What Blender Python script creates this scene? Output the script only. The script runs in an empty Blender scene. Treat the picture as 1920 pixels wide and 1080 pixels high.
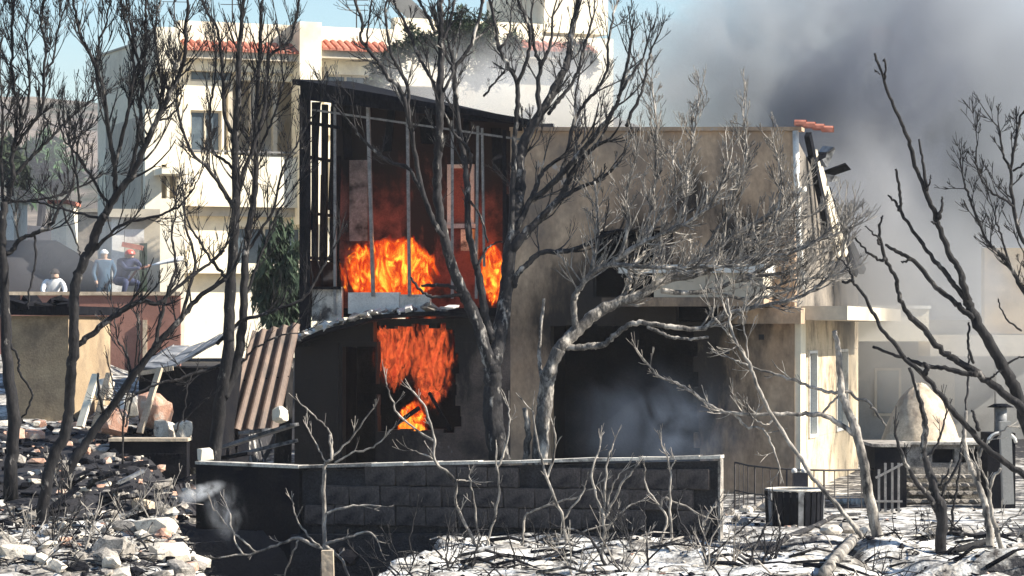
import bpy, bmesh, math, random
import numpy as np
from mathutils import Vector, Matrix, noise

# ------------------------------------------------------------------ camera, sky, sun, exposure
S = bpy.context.scene
F = 5500.0                       # focal length in pixels of a 1920 px wide frame
HOR = 620.0                      # row of the horizon
CAMZ = 2.8
cd = bpy.data.cameras.new('camera'); cam = bpy.data.objects.new('camera', cd)
S.collection.objects.link(cam)
cam.location = (0, 0, CAMZ); cam.rotation_euler = (math.pi/2, 0, 0)
cd.sensor_width = 36; cd.lens = 36*F/1920; cd.shift_y = (HOR-540)/1920
cd.clip_start = 0.5; cd.clip_end = 3000
S.camera = cam
SUN = Vector((0.80, -0.127, 0.585)).normalized()
w = bpy.data.worlds.new('World'); S.world = w; w.use_nodes = True
wn = w.node_tree; bg = wn.nodes['Background']
sk = wn.nodes.new('ShaderNodeTexSky'); sk.sky_type = 'NISHITA'; sk.sun_disc = False
sk.sun_elevation = math.asin(SUN.z); sk.sun_rotation = math.atan2(SUN.x, SUN.y)
sk.dust_density = 0.3; sk.air_density = 1.2; sk.ozone_density = 4.0
wn.links.new(sk.outputs[0], bg.inputs[0]); bg.inputs[1].default_value = 0.075
sl = bpy.data.lights.new('sun', 'SUN'); so = bpy.data.objects.new('sun', sl); S.collection.objects.link(so)
sl.energy = 4.9; sl.angle = math.radians(0.5); sl.color = (1.0, 0.93, 0.81)
so.rotation_euler = SUN.to_track_quat('Z', 'Y').to_euler(); so.location = (30, -10, 40)
S.view_settings.view_transform = 'Standard'; S.view_settings.look = 'None'
S.view_settings.exposure = 1.22; S.view_settings.gamma = 1; S.view_settings.use_curve_mapping = False
S.cycles.max_bounces = 6; S.cycles.diffuse_bounces = 3; S.cycles.volume_bounces = 1
S.cycles.transparent_max_bounces = 16
S.cycles.volume_step_rate = 2.0; S.cycles.volume_max_steps = 128
S.cycles.use_denoising = True; S.cycles.sample_clamp_indirect = 6

C = S.collection
R = random.Random(7)

# ------------------------------------------------------------------ helpers
def P(px, py, Y):
    return Vector(((px-960)*Y/F, Y, CAMZ+(HOR-py)*Y/F))
def sstep(a, b, x):
    t = min(1, max(0, (x-a)/(b-a))) if a != b else float(x > a)
    return t*t*(3-2*t)
def lerp(a, b, t): return a+(b-a)*t

def tag(o, label=None, cat=None, group=None, kind=None):
    if label: o['label'] = label
    if cat: o['category'] = cat
    if group: o['group'] = group
    if kind: o['kind'] = kind
    return o
def empty(name, loc, label, cat, group=None):
    o = bpy.data.objects.new(name, None); C.objects.link(o); o.location = loc
    o.empty_display_size = .2
    return tag(o, label, cat, group)

class MB:
    """collects world-space faces; build() links them as one mesh object under its parent"""
    def __init__(s): s.v = []; s.f = []; s.m = []
    def add(s, vs, fs, mi=0):
        n = len(s.v); s.v += [tuple(x) for x in vs]
        s.f += [tuple(i+n for i in f) for f in fs]; s.m += [mi]*len(fs)
        return s
    def hexa(s, c, mi=0):                      # 8 corners: bottom 4 ccw, top 4
        return s.add(c, [(3,2,1,0),(4,5,6,7),(0,1,5,4),(1,2,6,5),(2,3,7,6),(3,0,4,7)], mi)
    def box(s, x0, x1, y0, y1, z0, z1, mi=0):
        return s.hexa([(x0,y0,z0),(x1,y0,z0),(x1,y1,z0),(x0,y1,z0),(x0,y0,z1),(x1,y0,z1),(x1,y1,z1),(x0,y1,z1)], mi)
    def bar(s, a, b, w, h=None, up=Vector((0,0,1)), mi=0):
        a = Vector(a); b = Vector(b); d = (b-a).normalized(); h = h or w
        x = d.cross(up)
        if x.length < 1e-3: x = d.cross(Vector((0,1,0)))
        x.normalize(); y = x.cross(d)
        q = [(-1,-1),(1,-1),(1,1),(-1,1)]
        return s.hexa([a+x*i*w/2+y*j*h/2 for i,j in q]+[b+x*i*w/2+y*j*h/2 for i,j in q], mi)
    def tube(s, pts, rad, n=6, mi=0):
        pts = [Vector(p) for p in pts]; k = len(pts)
        vs = []; fs = []
        t0 = (pts[1]-pts[0]).normalized()
        nx = t0.cross(Vector((0.31,0.9,0.2)))
        if nx.length < 1e-3: nx = t0.cross(Vector((1,0,0)))
        nx.normalize()
        for i in range(k):
            t = (pts[min(i+1,k-1)]-pts[max(i-1,0)])
            if t.length < 1e-6: t = t0
            t = t.normalized()
            nx = (nx-t*nx.dot(t))
            nx.normalize(); ny = t.cross(nx)
            for j in range(n):
                a = 2*math.pi*j/n
                vs.append(pts[i]+(nx*math.cos(a)+ny*math.sin(a))*rad[i])
        for i in range(k-1):
            for j in range(n):
                a = i*n+j; b = i*n+(j+1)%n
                fs.append((a,b,b+n,a+n))
        fs.append(tuple(range(n-1,-1,-1))); fs.append(tuple((k-1)*n+j for j in range(n)))
        return s.add(vs, fs, mi)
    def build(s, name, mat, parent=None, smooth=False, origin=None, **kw):
        me = bpy.data.meshes.new(name)
        org = Vector(origin) if origin is not None else Vector((0,0,0))
        p = parent; off = Vector((0,0,0))
        while p is not None: off += p.location; p = p.parent
        if parent is not None and origin is None: org = off
        me.from_pydata([(v[0]-org[0], v[1]-org[1], v[2]-org[2]) for v in s.v], [], s.f)
        mats = mat if isinstance(mat, (list, tuple)) else [mat]
        for m in mats: me.materials.append(m)
        if len(mats) > 1: me.polygons.foreach_set('material_index', s.m)
        if smooth: me.polygons.foreach_set('use_smooth', [True]*len(me.polygons))
        me.update()
        o = bpy.data.objects.new(name, me); C.objects.link(o)
        if parent is not None: o.parent = parent
        o.location = org-off
        return tag(o, **kw)

class Frame:
    """a vertical plane: u to the right along it, v into it, z up"""
    def __init__(s, o, deg):
        s.o = Vector((o[0], o[1], 0)); t = math.radians(deg)
        s.r = Vector((math.cos(t), math.sin(t), 0)); s.b = Vector((-math.sin(t), math.cos(t), 0)); s.t = t
    def W(s, u, v, z): return s.o+s.r*u+s.b*v+Vector((0,0,z))
    def uz(s, px, py, v=0.0):
        d = Vector(((px-960)/F, 1, (HOR-py)/F)); c = Vector((0,0,CAMZ))
        q = s.o+s.b*v
        k = (q-c).dot(s.b)/d.dot(s.b); p = c+d*k
        return (p-s.o).dot(s.r), p.z
    def u(s, px, v=0.0): return s.uz(px, HOR, v)[0]
    def z(s, px, py, v=0.0): return s.uz(px, py, v)[1]
    def box(s, mb, u0, u1, v0, v1, z0, z1, mi=0):
        if isinstance(z1, tuple): za, zb = z1
        else: za = zb = z1
        if isinstance(z0, tuple): ya, yb = z0
        else: ya = yb = z0
        W = s.W
        mb.hexa([W(u0,v0,ya),W(u1,v0,yb),W(u1,v1,yb),W(u0,v1,ya),W(u0,v0,za),W(u1,v0,zb),W(u1,v1,zb),W(u0,v1,za)], mi)
    def panel(s, mb, u0, u1, z0, z1, holes, v0, th, mi=0):
        """wall slab with rectangular holes (ua,ub,za,zb), reveals closed"""
        us = sorted({u0,u1,*[h[0] for h in holes],*[h[1] for h in holes]})
        zs = sorted({z0,z1,*[h[2] for h in holes],*[h[3] for h in holes]})
        us = [x for x in us if u0-1e-6 <= x <= u1+1e-6]; zs = [x for x in zs if z0-1e-6 <= x <= z1+1e-6]
        # split long cells so that relief and stains have vertices
        def solid(i, j):
            if i < 0 or j < 0 or i >= len(us)-1 or j >= len(zs)-1: return False
            cu = (us[i]+us[i+1])/2; cz = (zs[j]+zs[j+1])/2
            return not any(h[0] < cu < h[1] and h[2] < cz < h[3] for h in holes)
        W = s.W; v1 = v0+th
        for i in range(len(us)-1):
            for j in range(len(zs)-1):
                if not solid(i,j): continue
                a,b,c,d = us[i],us[i+1],zs[j],zs[j+1]
                mb.add([W(a,v0,c),W(b,v0,c),W(b,v0,d),W(a,v0,d)], [(0,1,2,3)], mi)
                mb.add([W(a,v1,c),W(b,v1,c),W(b,v1,d),W(a,v1,d)], [(3,2,1,0)], mi)
                if not solid(i-1,j): mb.add([W(a,v0,c),W(a,v1,c),W(a,v1,d),W(a,v0,d)], [(3,2,1,0)], mi)
                if not solid(i+1,j): mb.add([W(b,v0,c),W(b,v1,c),W(b,v1,d),W(b,v0,d)], [(0,1,2,3)], mi)
                if not solid(i,j-1): mb.add([W(a,v0,c),W(b,v0,c),W(b,v1,c),W(a,v1,c)], [(3,2,1,0)], mi)
                if not solid(i,j+1): mb.add([W(a,v0,d),W(b,v0,d),W(b,v1,d),W(a,v1,d)], [(0,1,2,3)], mi)

def place(name, mesh, parent, loc, rot=(0,0,0), scale=(1,1,1), **kw):
    o = bpy.data.objects.new(name, mesh); C.objects.link(o)
    if parent is not None:
        o.parent = parent; loc = Vector(loc)-parent.location
    o.location = loc; o.rotation_euler = rot; o.scale = scale
    return tag(o, **kw)

def rock_mesh(name, mat, seed, sub=1, amp=.35, flat=.7, angular=True):
    bm = bmesh.new(); bmesh.ops.create_icosphere(bm, subdivisions=sub, radius=.5)
    r = random.Random(seed); off = Vector((r.random()*50, r.random()*50, r.random()*50))
    for v in bm.verts:
        n = noise.noise(v.co*2.2+off)+.5*noise.noise(v.co*5+off)
        v.co *= 1+amp*n
        v.co.z *= flat
        if angular:
            for ax in range(3):
                lim = .36*(flat if ax == 2 else 1)
                v.co[ax] = max(-lim, min(lim, v.co[ax]))
    me = bpy.data.meshes.new(name); bm.to_mesh(me); bm.free(); me.materials.append(mat)
    return me
def block_mesh(name, mat, x, y, z, seed, j=.012, bev=.012):
    bm = bmesh.new(); bmesh.ops.create_cube(bm, size=1)
    r = random.Random(seed)
    for v in bm.verts:
        v.co = Vector((v.co.x*x+r.uniform(-j,j), v.co.y*y+r.uniform(-j,j), v.co.z*z+r.uniform(-j,j)))
    if bev: bmesh.ops.bevel(bm, geom=list(bm.edges), offset=bev, segments=1, affect='EDGES')
    me = bpy.data.meshes.new(name); bm.to_mesh(me); bm.free(); me.materials.append(mat)
    return me

# ------------------------------------------------------------------ materials
def mat(name, cols, scale=3.0, rough=.85, bump=.3, bscale=30., detail=6, spread=(.35,.65), spots=(), spotcol=(.012,.011,.011),
        fine=.25, fscale=40., metallic=0., stretch=(1,1,1), attr=None, dirt=None, dirt2=None, spec=.3, bdist=.02):
    """cols: 2-3 colours mixed by noise; spots: (x,y,z,r0,r1) soot stains in object metres; fine: grain strength"""
    m = bpy.data.materials.new(name); m.use_nodes = True
    nt = m.node_tree; N = nt.nodes; L = nt.links
    b = N['Principled BSDF']; b.inputs['Roughness'].default_value = rough; b.inputs['Metallic'].default_value = metallic
    b.inputs['Specular IOR Level'].default_value = spec
    tc = N.new('ShaderNodeTexCoord'); mp = N.new('ShaderNodeMapping'); mp.inputs['Scale'].default_value = stretch
    L.new(tc.outputs['Object'], mp.inputs[0])
    n1 = N.new('ShaderNodeTexNoise'); n1.inputs['Scale'].default_value = scale; n1.inputs['Detail'].default_value = detail
    n1.inputs['Roughness'].default_value = .62
    L.new(mp.outputs[0], n1.inputs[0])
    cr = N.new('ShaderNodeValToRGB'); L.new(n1.outputs[0], cr.inputs[0])
    e = cr.color_ramp.elements
    e[0].position = spread[0]; e[1].position = spread[1]
    e[0].color = (*cols[0],1); e[1].color = (*cols[-1],1)
    if len(cols) == 3:
        x = e.new((spread[0]+spread[1])/2); x.color = (*cols[1],1)
    out = cr.outputs[0]
    def mix(a, bcol, fac, mode='MIX'):
        k = N.new('ShaderNodeMix'); k.data_type = 'RGBA'; k.blend_type = mode
        if isinstance(fac, (int,float)): k.inputs[0].default_value = fac
        else: L.new(fac, k.inputs[0])
        for s_, v in ((6,a),(7,bcol)):
            if isinstance(v, tuple): k.inputs[s_].default_value = (*v,1)
            else: L.new(v, k.inputs[s_])
        return k.outputs[2]
    if fine:
        n2 = N.new('ShaderNodeTexNoise'); n2.inputs['Scale'].default_value = fscale; n2.inputs['Detail'].default_value = 3
        L.new(mp.outputs[0], n2.inputs[0])
        r2 = N.new('ShaderNodeMapRange'); r2.inputs[1].default_value = .3; r2.inputs[2].default_value = .7
        r2.inputs[3].default_value = 1-fine; r2.inputs[4].default_value = 1+fine; L.new(n2.outputs[0], r2.inputs[0])
        cmb = N.new('ShaderNodeCombineColor')
        for i in range(3): L.new(r2.outputs[0], cmb.inputs[i])
        out = mix(out, cmb.outputs[0], 1.0, 'MULTIPLY')
    if dirt:                                     # (colour, scale, lo, hi) second noise patches
        n3 = N.new('ShaderNodeTexNoise'); n3.inputs['Scale'].default_value = dirt[1]; n3.inputs['Detail'].default_value = 7
        n3.inputs['Roughness'].default_value = .65
        L.new(mp.outputs[0], n3.inputs[0])
        r3 = N.new('ShaderNodeMapRange'); r3.inputs[1].default_value = dirt[2]; r3.inputs[2].default_value = dirt[3]
        L.new(n3.outputs[0], r3.inputs[0]); out = mix(out, dirt[0], r3.outputs[0])
    if dirt2:                                    # sharp-edged flaked patches
        n5 = N.new('ShaderNodeTexNoise'); n5.inputs['Scale'].default_value = dirt2[1]; n5.inputs['Detail'].default_value = 9; n5.inputs['Roughness'].default_value = .7
        L.new(mp.outputs[0], n5.inputs[0])
        r5 = N.new('ShaderNodeMapRange'); r5.inputs[1].default_value = dirt2[2]; r5.inputs[2].default_value = dirt2[2]+.025
        L.new(n5.outputs[0], r5.inputs[0]); out = mix(out, dirt2[0], r5.outputs[0])
    if spots:
        acc = None
        ns = N.new('ShaderNodeTexNoise'); ns.inputs['Scale'].default_value = 1.3; ns.inputs['Detail'].default_value = 10; ns.inputs['Roughness'].default_value = .68
        sv = N.new('ShaderNodeMapping'); sv.inputs['Scale'].default_value = (1.6,1.6,.55); L.new(tc.outputs['Object'], sv.inputs[0]); L.new(sv.outputs[0], ns.inputs[0])
        na = N.new('ShaderNodeMath'); na.operation = 'MULTIPLY_ADD'; na.inputs[1].default_value = 2.4; na.inputs[2].default_value = -1.2
        L.new(ns.outputs[0], na.inputs[0])
        for (x,y,z,r0,r1,sx,sz) in spots:
            sm = N.new('ShaderNodeMapping'); sm.inputs['Location'].default_value = (-x*sx,-y,-z*sz); sm.inputs['Scale'].default_value = (sx,1,sz)
            L.new(tc.outputs['Object'], sm.inputs[0])
            vl = N.new('ShaderNodeVectorMath'); vl.operation = 'LENGTH'; L.new(sm.outputs[0], vl.inputs[0])
            ad = N.new('ShaderNodeMath'); ad.operation = 'ADD'; L.new(vl.outputs['Value'], ad.inputs[0]); L.new(na.outputs[0], ad.inputs[1])
            mr = N.new('ShaderNodeMapRange'); mr.interpolation_type = 'SMOOTHSTEP'
            mr.inputs[1].default_value = r0; mr.inputs[2].default_value = r1
            mr.inputs[3].default_value = .97; mr.inputs[4].default_value = 0; L.new(ad.outputs[0], mr.inputs[0])
            if acc is None: acc = mr.outputs[0]
            else:
                mx = N.new('ShaderNodeMath'); mx.operation = 'MAXIMUM'; L.new(acc, mx.inputs[0]); L.new(mr.outputs[0], mx.inputs[1]); acc = mx.outputs[0]
        out = mix(out, spotcol, acc)
    if attr:                                     # mesh attribute blends to a second colour
        at = N.new('ShaderNodeAttribute'); at.attribute_name = attr[0]
        ad = N.new('ShaderNodeMath'); ad.operation = 'ADD'; L.new(at.outputs['Fac'], ad.inputs[0])
        n4 = N.new('ShaderNodeTexNoise'); n4.inputs['Scale'].default_value = attr[2]; n4.inputs['Detail'].default_value = 8
        n4.inputs['Roughness'].default_value = .7
        L.new(tc.outputs['Object'], n4.inputs[0])
        ma = N.new('ShaderNodeMath'); ma.operation = 'MULTIPLY_ADD'; ma.inputs[1].default_value = 1.5; ma.inputs[2].default_value = -.75
        L.new(n4.outputs[0], ma.inputs[0]); L.new(ma.outputs[0], ad.inputs[1])
        mr = N.new('ShaderNodeMapRange'); mr.inputs[1].default_value = .4; mr.inputs[2].default_value = .6
        L.new(ad.outputs[0], mr.inputs[0]); out = mix(out, attr[1], mr.outputs[0])
    L.new(out, b.inputs['Base Color'])
    if bump:
        nb = N.new('ShaderNodeTexNoise'); nb.inputs['Scale'].default_value = bscale; nb.inputs['Detail'].default_value = 5
        L.new(mp.outputs[0], nb.inputs[0])
        bp = N.new('ShaderNodeBump'); bp.inputs['Strength'].default_value = bump; bp.inputs['Distance'].default_value = bdist
        L.new(nb.outputs[0], bp.inputs['Height']); L.new(bp.outputs[0], b.inputs['Normal'])
    return m

M = {}
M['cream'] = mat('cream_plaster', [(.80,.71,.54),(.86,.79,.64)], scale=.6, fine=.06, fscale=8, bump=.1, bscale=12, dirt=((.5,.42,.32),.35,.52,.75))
M['cream_grey'] = mat('greyed_cream_plaster', [(.46,.41,.33),(.56,.49,.38)], scale=.8, fine=.1, fscale=8, bump=.1, bscale=12, dirt=((.3,.27,.23),.5,.5,.75))  # greyed cream; shade of the apartment's recesses and bands is in its colour
M['terracotta'] = mat('terracotta_tile', [(.32,.10,.065),(.46,.19,.13)], scale=2, fine=.25, fscale=12, bump=.2)
M['glass'] = mat('dusty_window_glass', [(.05,.07,.09),(.12,.15,.17)], scale=1.2, rough=.25, bump=0, fine=.1, spec=.6)
M['white'] = mat('white_paint', [(.62,.60,.55),(.78,.76,.70)], scale=1.5, fine=.12, bump=.15, dirt=((.25,.22,.19),1.3,.52,.68))
M['sooty_white'] = mat('sooty_white_paint', [(.50,.46,.40),(.70,.66,.58)], scale=2., fine=.2, bump=.2, dirt=((.09,.08,.075),2.2,.48,.62))
M['char'] = mat('charred_timber', [(.005,.006,.009),(.014,.014,.017)], scale=5, fine=.4, bump=.5, stretch=(1,1,.3), spec=.04, rough=.95)  # blue cast of the charcoal stands for shadow tint
M['soot'] = mat('soot_black_plaster', [(.005,.006,.010),(.018,.017,.018)], scale=1.6, fine=.3, bump=.3, bscale=18, spec=.05, rough=.95)  # bluish soot: navy tint of the shadows is put into the colour
M['bark'] = mat('charred_bark', [(.006,.006,.008),(.024,.022,.022)], scale=9, fine=.4, bump=.7, bscale=24, stretch=(1,1,.45), dirt=((.26,.24,.22),6.,.60,.70), spec=.25)
M['ashbark'] = mat('ash_coated_bark', [(.009,.009,.011),(.038,.035,.035)], scale=7, fine=.4, bump=.8, bscale=22, stretch=(1,1,.4), dirt=((.42,.39,.35),5.5,.57,.68), spec=.25)
M['greybark'] = mat('grey_scorched_bark', [(.045,.042,.04),(.17,.155,.14)], scale=7, fine=.4, bump=.8, bscale=22, stretch=(1,1,.45), dirt=((.46,.42,.37),5.,.50,.62), spec=.2)
M['palebark'] = mat('pale_scorched_bark', [(.12,.11,.10),(.42,.38,.33)], scale=7, fine=.35, bump=.6, bscale=22, stretch=(1,1,.5), dirt=((.03,.028,.028),5.,.50,.62), spec=.25)
M['tan'] = mat('tan_plaster', [(.29,.215,.135),(.40,.31,.20)], scale=1.2, fine=.15, bump=.25, dirt=((.13,.095,.07),1.4,.46,.7))
M['redwall'] = mat('terracotta_red_render', [(.24,.115,.09),(.31,.165,.13)], scale=.9, fine=.12, bump=.2, dirt=((.2,.1,.08),1.2,.5,.72))
M['stone'] = mat('ash_grey_stone', [(.20,.18,.16),(.42,.38,.33)], scale=5, fine=.3, bump=.5, dirt=((.03,.03,.03),3.,.52,.66))
M['pale_rubble'] = mat('pale_broken_masonry', [(.50,.44,.36),(.72,.66,.56)], scale=4, fine=.2, bump=.5, dirt=((.12,.10,.09),3.5,.56,.68))
M['pink_rubble'] = mat('broken_brick', [(.42,.22,.15),(.60,.38,.28)], scale=4, fine=.25, bump=.5, dirt=((.5,.46,.4),3.,.5,.65))
M['block'] = mat('sooty_concrete_block', [(.048,.041,.040),(.118,.100,.092)], scale=4, fine=.35, bump=.6, bscale=28, dirt=((.012,.012,.015),2.2,.48,.62))
M['mortar'] = mat('black_mortar', [(.012,.012,.014),(.03,.03,.034)], scale=5, fine=.4, bump=.6)
M['brown_sheet'] = mat('brown_sheet_metal', [(.11,.073,.055),(.20,.135,.10)], scale=3, rough=.6, fine=.2, bump=.15, dirt=((.05,.04,.035),2.,.52,.68), stretch=(1,1,.4))
M['grey_sheet'] = mat('scorched_sheet_metal', [(.12,.125,.135),(.3,.3,.3)], scale=3, rough=.5, fine=.25, bump=.2, dirt=((.03,.03,.03),2.5,.5,.63))
M['iron'] = mat('dark_iron', [(.03,.028,.028),(.07,.06,.055)], scale=8, rough=.6, fine=.2, bump=.2)
M['paleiron'] = mat('pale_painted_iron', [(.15,.145,.14),(.30,.28,.26)], scale=8, rough=.5, fine=.2, bump=.2)
M['clay'] = mat('pale_clay_render', [(.40,.32,.23),(.58,.48,.36)], scale=3, fine=.2, bump=.5, bscale=14, dirt=((.22,.17,.13),2.5,.5,.7))
M['pine'] = mat('pine_foliage', [(.016,.028,.018),(.05,.07,.035)], scale=1.5, fine=.3, bump=0, rough=.9)
M['olive'] = mat('dark_evergreen_foliage', [(.018,.035,.022),(.05,.075,.04)], scale=2, fine=.3, bump=0, rough=.9)
M['round'] = mat('green_broadleaf_foliage', [(.03,.075,.025),(.07,.14,.045)], scale=.8, fine=.3, bump=0, rough=.9)
M['greywall'] = mat('grey_porch_render', [(.24,.235,.22),(.33,.32,.30)], scale=.8, fine=.08, bump=.15, dirt=((.18,.17,.16),.9,.5,.7))
M['redbrown'] = mat('red_brown_paint', [(.20,.05,.035),(.33,.095,.06)], scale=1.5, fine=.2, bump=.2, dirt=((.02,.014,.013),.9,.5,.68))
M['skin'] = mat('skin', [(.42,.26,.18),(.5,.32,.23)], fine=.05, bump=0)
M['whiteshirt'] = mat('white_cotton', [(.72,.72,.72),(.8,.8,.8)], fine=.05, bump=.1)
M['bluecloth'] = mat('blue_workwear', [(.03,.07,.12),(.06,.11,.16)], fine=.1, bump=.1)
M['navycloth'] = mat('navy_workwear', [(.02,.03,.07),(.05,.06,.12)], fine=.1, bump=.1)
M['hose'] = mat('canvas_hose', [(.22,.10,.07),(.3,.15,.1)], bump=0)
M['redpaint'] = mat('red_plastic', [(.5,.06,.04),(.6,.1,.06)], fine=.05, bump=0, rough=.4)
M['hair'] = mat('dark_hair', [(.02,.015,.012),(.04,.03,.025)], bump=0)
M['black'] = mat('black_plastic', [(.01,.01,.014),(.02,.02,.026)], bump=.1, rough=.5)

# ------------------------------------------------------------------ ground, hill
GW = Frame((-2.92, 40.6), -14)                       # garden wall, long face
def xb(y): return float(np.interp(y, [20,34,38,41,43,48], [-3.0,-3.5,-4.25,-4.7,-4.9,-5.2]))     # rubble shoulder
def xr(y): return float(np.interp(y, [20,34,38,40.6], [-1.9,-1.55,-1.0,-1.0]))                       # edge of the ash ground
def wall_v(x, y): return (Vector((x,y,0))-GW.o).dot(GW.b)
HOLES = ((3.6,36.2,.55,.40),(4.1,34.9,.55,.42),(5.0,34.0,.6,.55),(6.3,36.0,.5,.35),(.7,34.7,.45,.3),(2.5,37.0,.4,.3),(1.4,35.8,.35,.25),(5.2,37.9,.4,.3),(6.0,34.3,.4,.35),(2.6,34.2,.4,.3),(-.4,35.4,.35,.25),(3.0,38.4,.5,.3))
def fb(x, y, s, o=0): return noise.noise(Vector((x*s+o, y*s, o*.37)))
def gz(x, y):
    left = .25+.079*(min(max(y,30),100)-34)+.03*max(0,min(y,100)-60)
    if y > 47: left = lerp(left, min(left,1.9), sstep(-.150,-.128,x/y)*(1-sstep(97,112,y)))
    ml = 1-sstep(xb(y)-.5, xb(y)+.25, x)
    behind = sstep(-.1, .15, wall_v(x,y))*(1 if x > -5 else 0)
    di = sstep(xb(y)-.2, xb(y)+.5, x)*(1-sstep(xr(y)-.55, xr(y)+.1, x))*(1-behind)
    far = sstep(56, 75, y)
    z = 0.0
    z = lerp(z, -1.0, di)
    z = lerp(z, left, max(ml if y < 48 or x < -4 else 0, far))
    if y < 60:
        a = .05+.10*sstep(44, 36, y)*(x > xr(y)) + .08*ml
        z += a*(fb(x,y,.7,3)+.6*fb(x,y,1.7,9)+.35*fb(x,y,4.3,5)) + .035*ml*fb(x,y,6,1)
        # hollows in the ash, right foreground
        for (hx,hy,hr,hd) in HOLES:
            q = ((x-hx)/(hr*1.5))**2+((y-hy)/hr)**2
            if q < 4: z -= hd*math.exp(-q*1.6)
        for (hx,hy,hr,hd) in ((3.6,34.0,.8,.30),(5.5,37.6,1.0,.18),(1.2,36.9,1.1,.16),(6.3,34.7,.7,.25),(4.4,36.6,.5,.2)):
            q = ((x-hx)/(hr*1.4))**2+((y-hy)/hr)**2
            if q < 4: z += hd*math.exp(-q*1.6)
    return z
xs = np.concatenate([np.array([-150,-80,-50,-30,-20,-14]), np.arange(-9.5,9.51,.085), np.array([12,18,26,40,70,140,180])])
ys = np.concatenate([np.array([-60,-10,10,20,24,27]), np.arange(29,46,.085), np.arange(46.2,60,.5), np.array([62,66,70,75,80,90,100,120,150,200,260])])
gv = [(float(x),float(y),gz(float(x),float(y))) for y in ys for x in xs]
nx_ = len(xs)
gf = [(j*nx_+i, j*nx_+i+1, (j+1)*nx_+i+1, (j+1)*nx_+i) for j in range(len(ys)-1) for i in range(nx_-1)]
gm = bpy.data.meshes.new('ground'); gm.from_pydata(gv, [], gf)
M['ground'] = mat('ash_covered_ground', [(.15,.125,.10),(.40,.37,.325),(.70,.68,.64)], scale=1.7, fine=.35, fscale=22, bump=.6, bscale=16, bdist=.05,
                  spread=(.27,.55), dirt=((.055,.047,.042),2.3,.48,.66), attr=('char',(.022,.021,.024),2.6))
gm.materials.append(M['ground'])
at = gm.attributes.new('char', 'FLOAT', 'POINT')  # burnt soil, plus painted shade of the ditch and hollows
def char_shade(x, y):
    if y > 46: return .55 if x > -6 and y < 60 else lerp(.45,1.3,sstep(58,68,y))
    di = sstep(xb(y)-.1, xb(y)+.35, x)*(1-sstep(xr(y)-.7, xr(y)-.1, x))*(wall_v(x,y) < .2)  # ditch: burnt soil with its shade put into the dark colour
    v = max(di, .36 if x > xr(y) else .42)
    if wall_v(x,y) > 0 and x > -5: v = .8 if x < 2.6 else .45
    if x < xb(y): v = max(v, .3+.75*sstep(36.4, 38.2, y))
    for (hx,hy,hr,hd) in HOLES:  # hollows: burnt soil, darkened further to paint the shade inside them
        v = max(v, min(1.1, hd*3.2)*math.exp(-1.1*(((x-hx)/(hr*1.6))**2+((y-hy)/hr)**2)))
    if x > xr(y) and wall_v(x,y) < 0: v = max(v, .62*sstep(-1.0,-.1,wall_v(x,y)))  # darker towards the foot of the wall
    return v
at.data.foreach_set('value', [char_shade(v[0],v[1]) for v in gv])
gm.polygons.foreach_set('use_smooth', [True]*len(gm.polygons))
ground = bpy.data.objects.new('ground', gm); C.objects.link(ground); tag(ground, kind='structure')

hv = []; hx = np.linspace(-148,178,71); hy = np.linspace(112,250,40)
for y in hy:
    for x in hx:
        t = sstep(112,205,y)
        hgt = 13.2+2.4*fb(x,y,.03,4)+1.6*fb(x,y,.09,2)-.03*abs(x+30)-3*sstep(-5,15,x)
        hv.append((x,y,5.5+hgt*t+.5*fb(x,y,.15,7)))
hf = [(j*71+i, j*71+i+1, (j+1)*71+i+1, (j+1)*71+i) for j in range(39) for i in range(70)]
hm = bpy.data.meshes.new('hillside'); hm.from_pydata(hv, [], hf)
M['hill'] = mat('burnt_scrub_hillside', [(.07,.06,.05),(.22,.18,.14)], scale=.09, fine=.4, fscale=.8, bump=.4, bscale=.8, bdist=.4, dirt=((.03,.04,.02),.12,.5,.6))
hm.materials.append(M['hill']); ho = bpy.data.objects.new('hillside', hm); C.objects.link(ho); tag(ho, kind='structure')

# ------------------------------------------------------------------ burning house
O = P(1490, 620, 50)
H = Frame((O.x, O.y), -14)
house = empty('burning_house', (O.x, O.y, 0), 'burning two storey house with soot blackened walls and a sagging lean roof', 'house')
def hs(px, py, r0, r1, sx=1., sz=1., v=0.):       # a soot stain on the house, centred on a point of its plane
    u, z = H.uz(px, py, v); q = H.W(u, v, z)-house.location
    return (q.x, q.y, q.z, r0, r1, sx, sz)
M['house'] = mat('smoke_stained_plaster', [(.38,.26,.17),(.54,.39,.26)], scale=.9, fine=.14, fscale=14, bump=.3, bscale=20,
    dirt=((.20,.155,.12),1.1,.46,.7), dirt2=((.40,.35,.30),1.5,.63), stretch=(1,1,.7),
    spots=[hs(1150,590,.5,1.9,.8,1.1), hs(1300,370,.0,1.0), hs(1190,480,.3,1.2), hs(1300,590,.5,1.5,.7,1.3), 
           hs(1400,440,.0,.9), hs(1310,720,.3,1.3,1,.6), hs(1050,620,.1,.9,1.4,.8), hs(950,420,.0,.6)])
M['annex'] = mat('scorched_brown_plaster', [(.085,.062,.052),(.16,.122,.10)], scale=1.2, fine=.2, bump=.4, bscale=18, dirt=((.02,.017,.017),1.0,.44,.64), dirt2=((.19,.16,.14),1.8,.64),
    spots=[hs(620,690,1.0,2.0,.8,.45), hs(780,640,.8,1.5), hs(870,600,.2,1.0)])
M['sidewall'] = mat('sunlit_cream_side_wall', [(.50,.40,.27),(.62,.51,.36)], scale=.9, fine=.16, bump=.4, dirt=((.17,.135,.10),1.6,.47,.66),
    spots=[(.6,2.5,5.3,.9,2.6,1,1),(1.6,6.5,4.4,.8,2.4,1,1)], spotcol=(.05,.042,.038))
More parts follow.
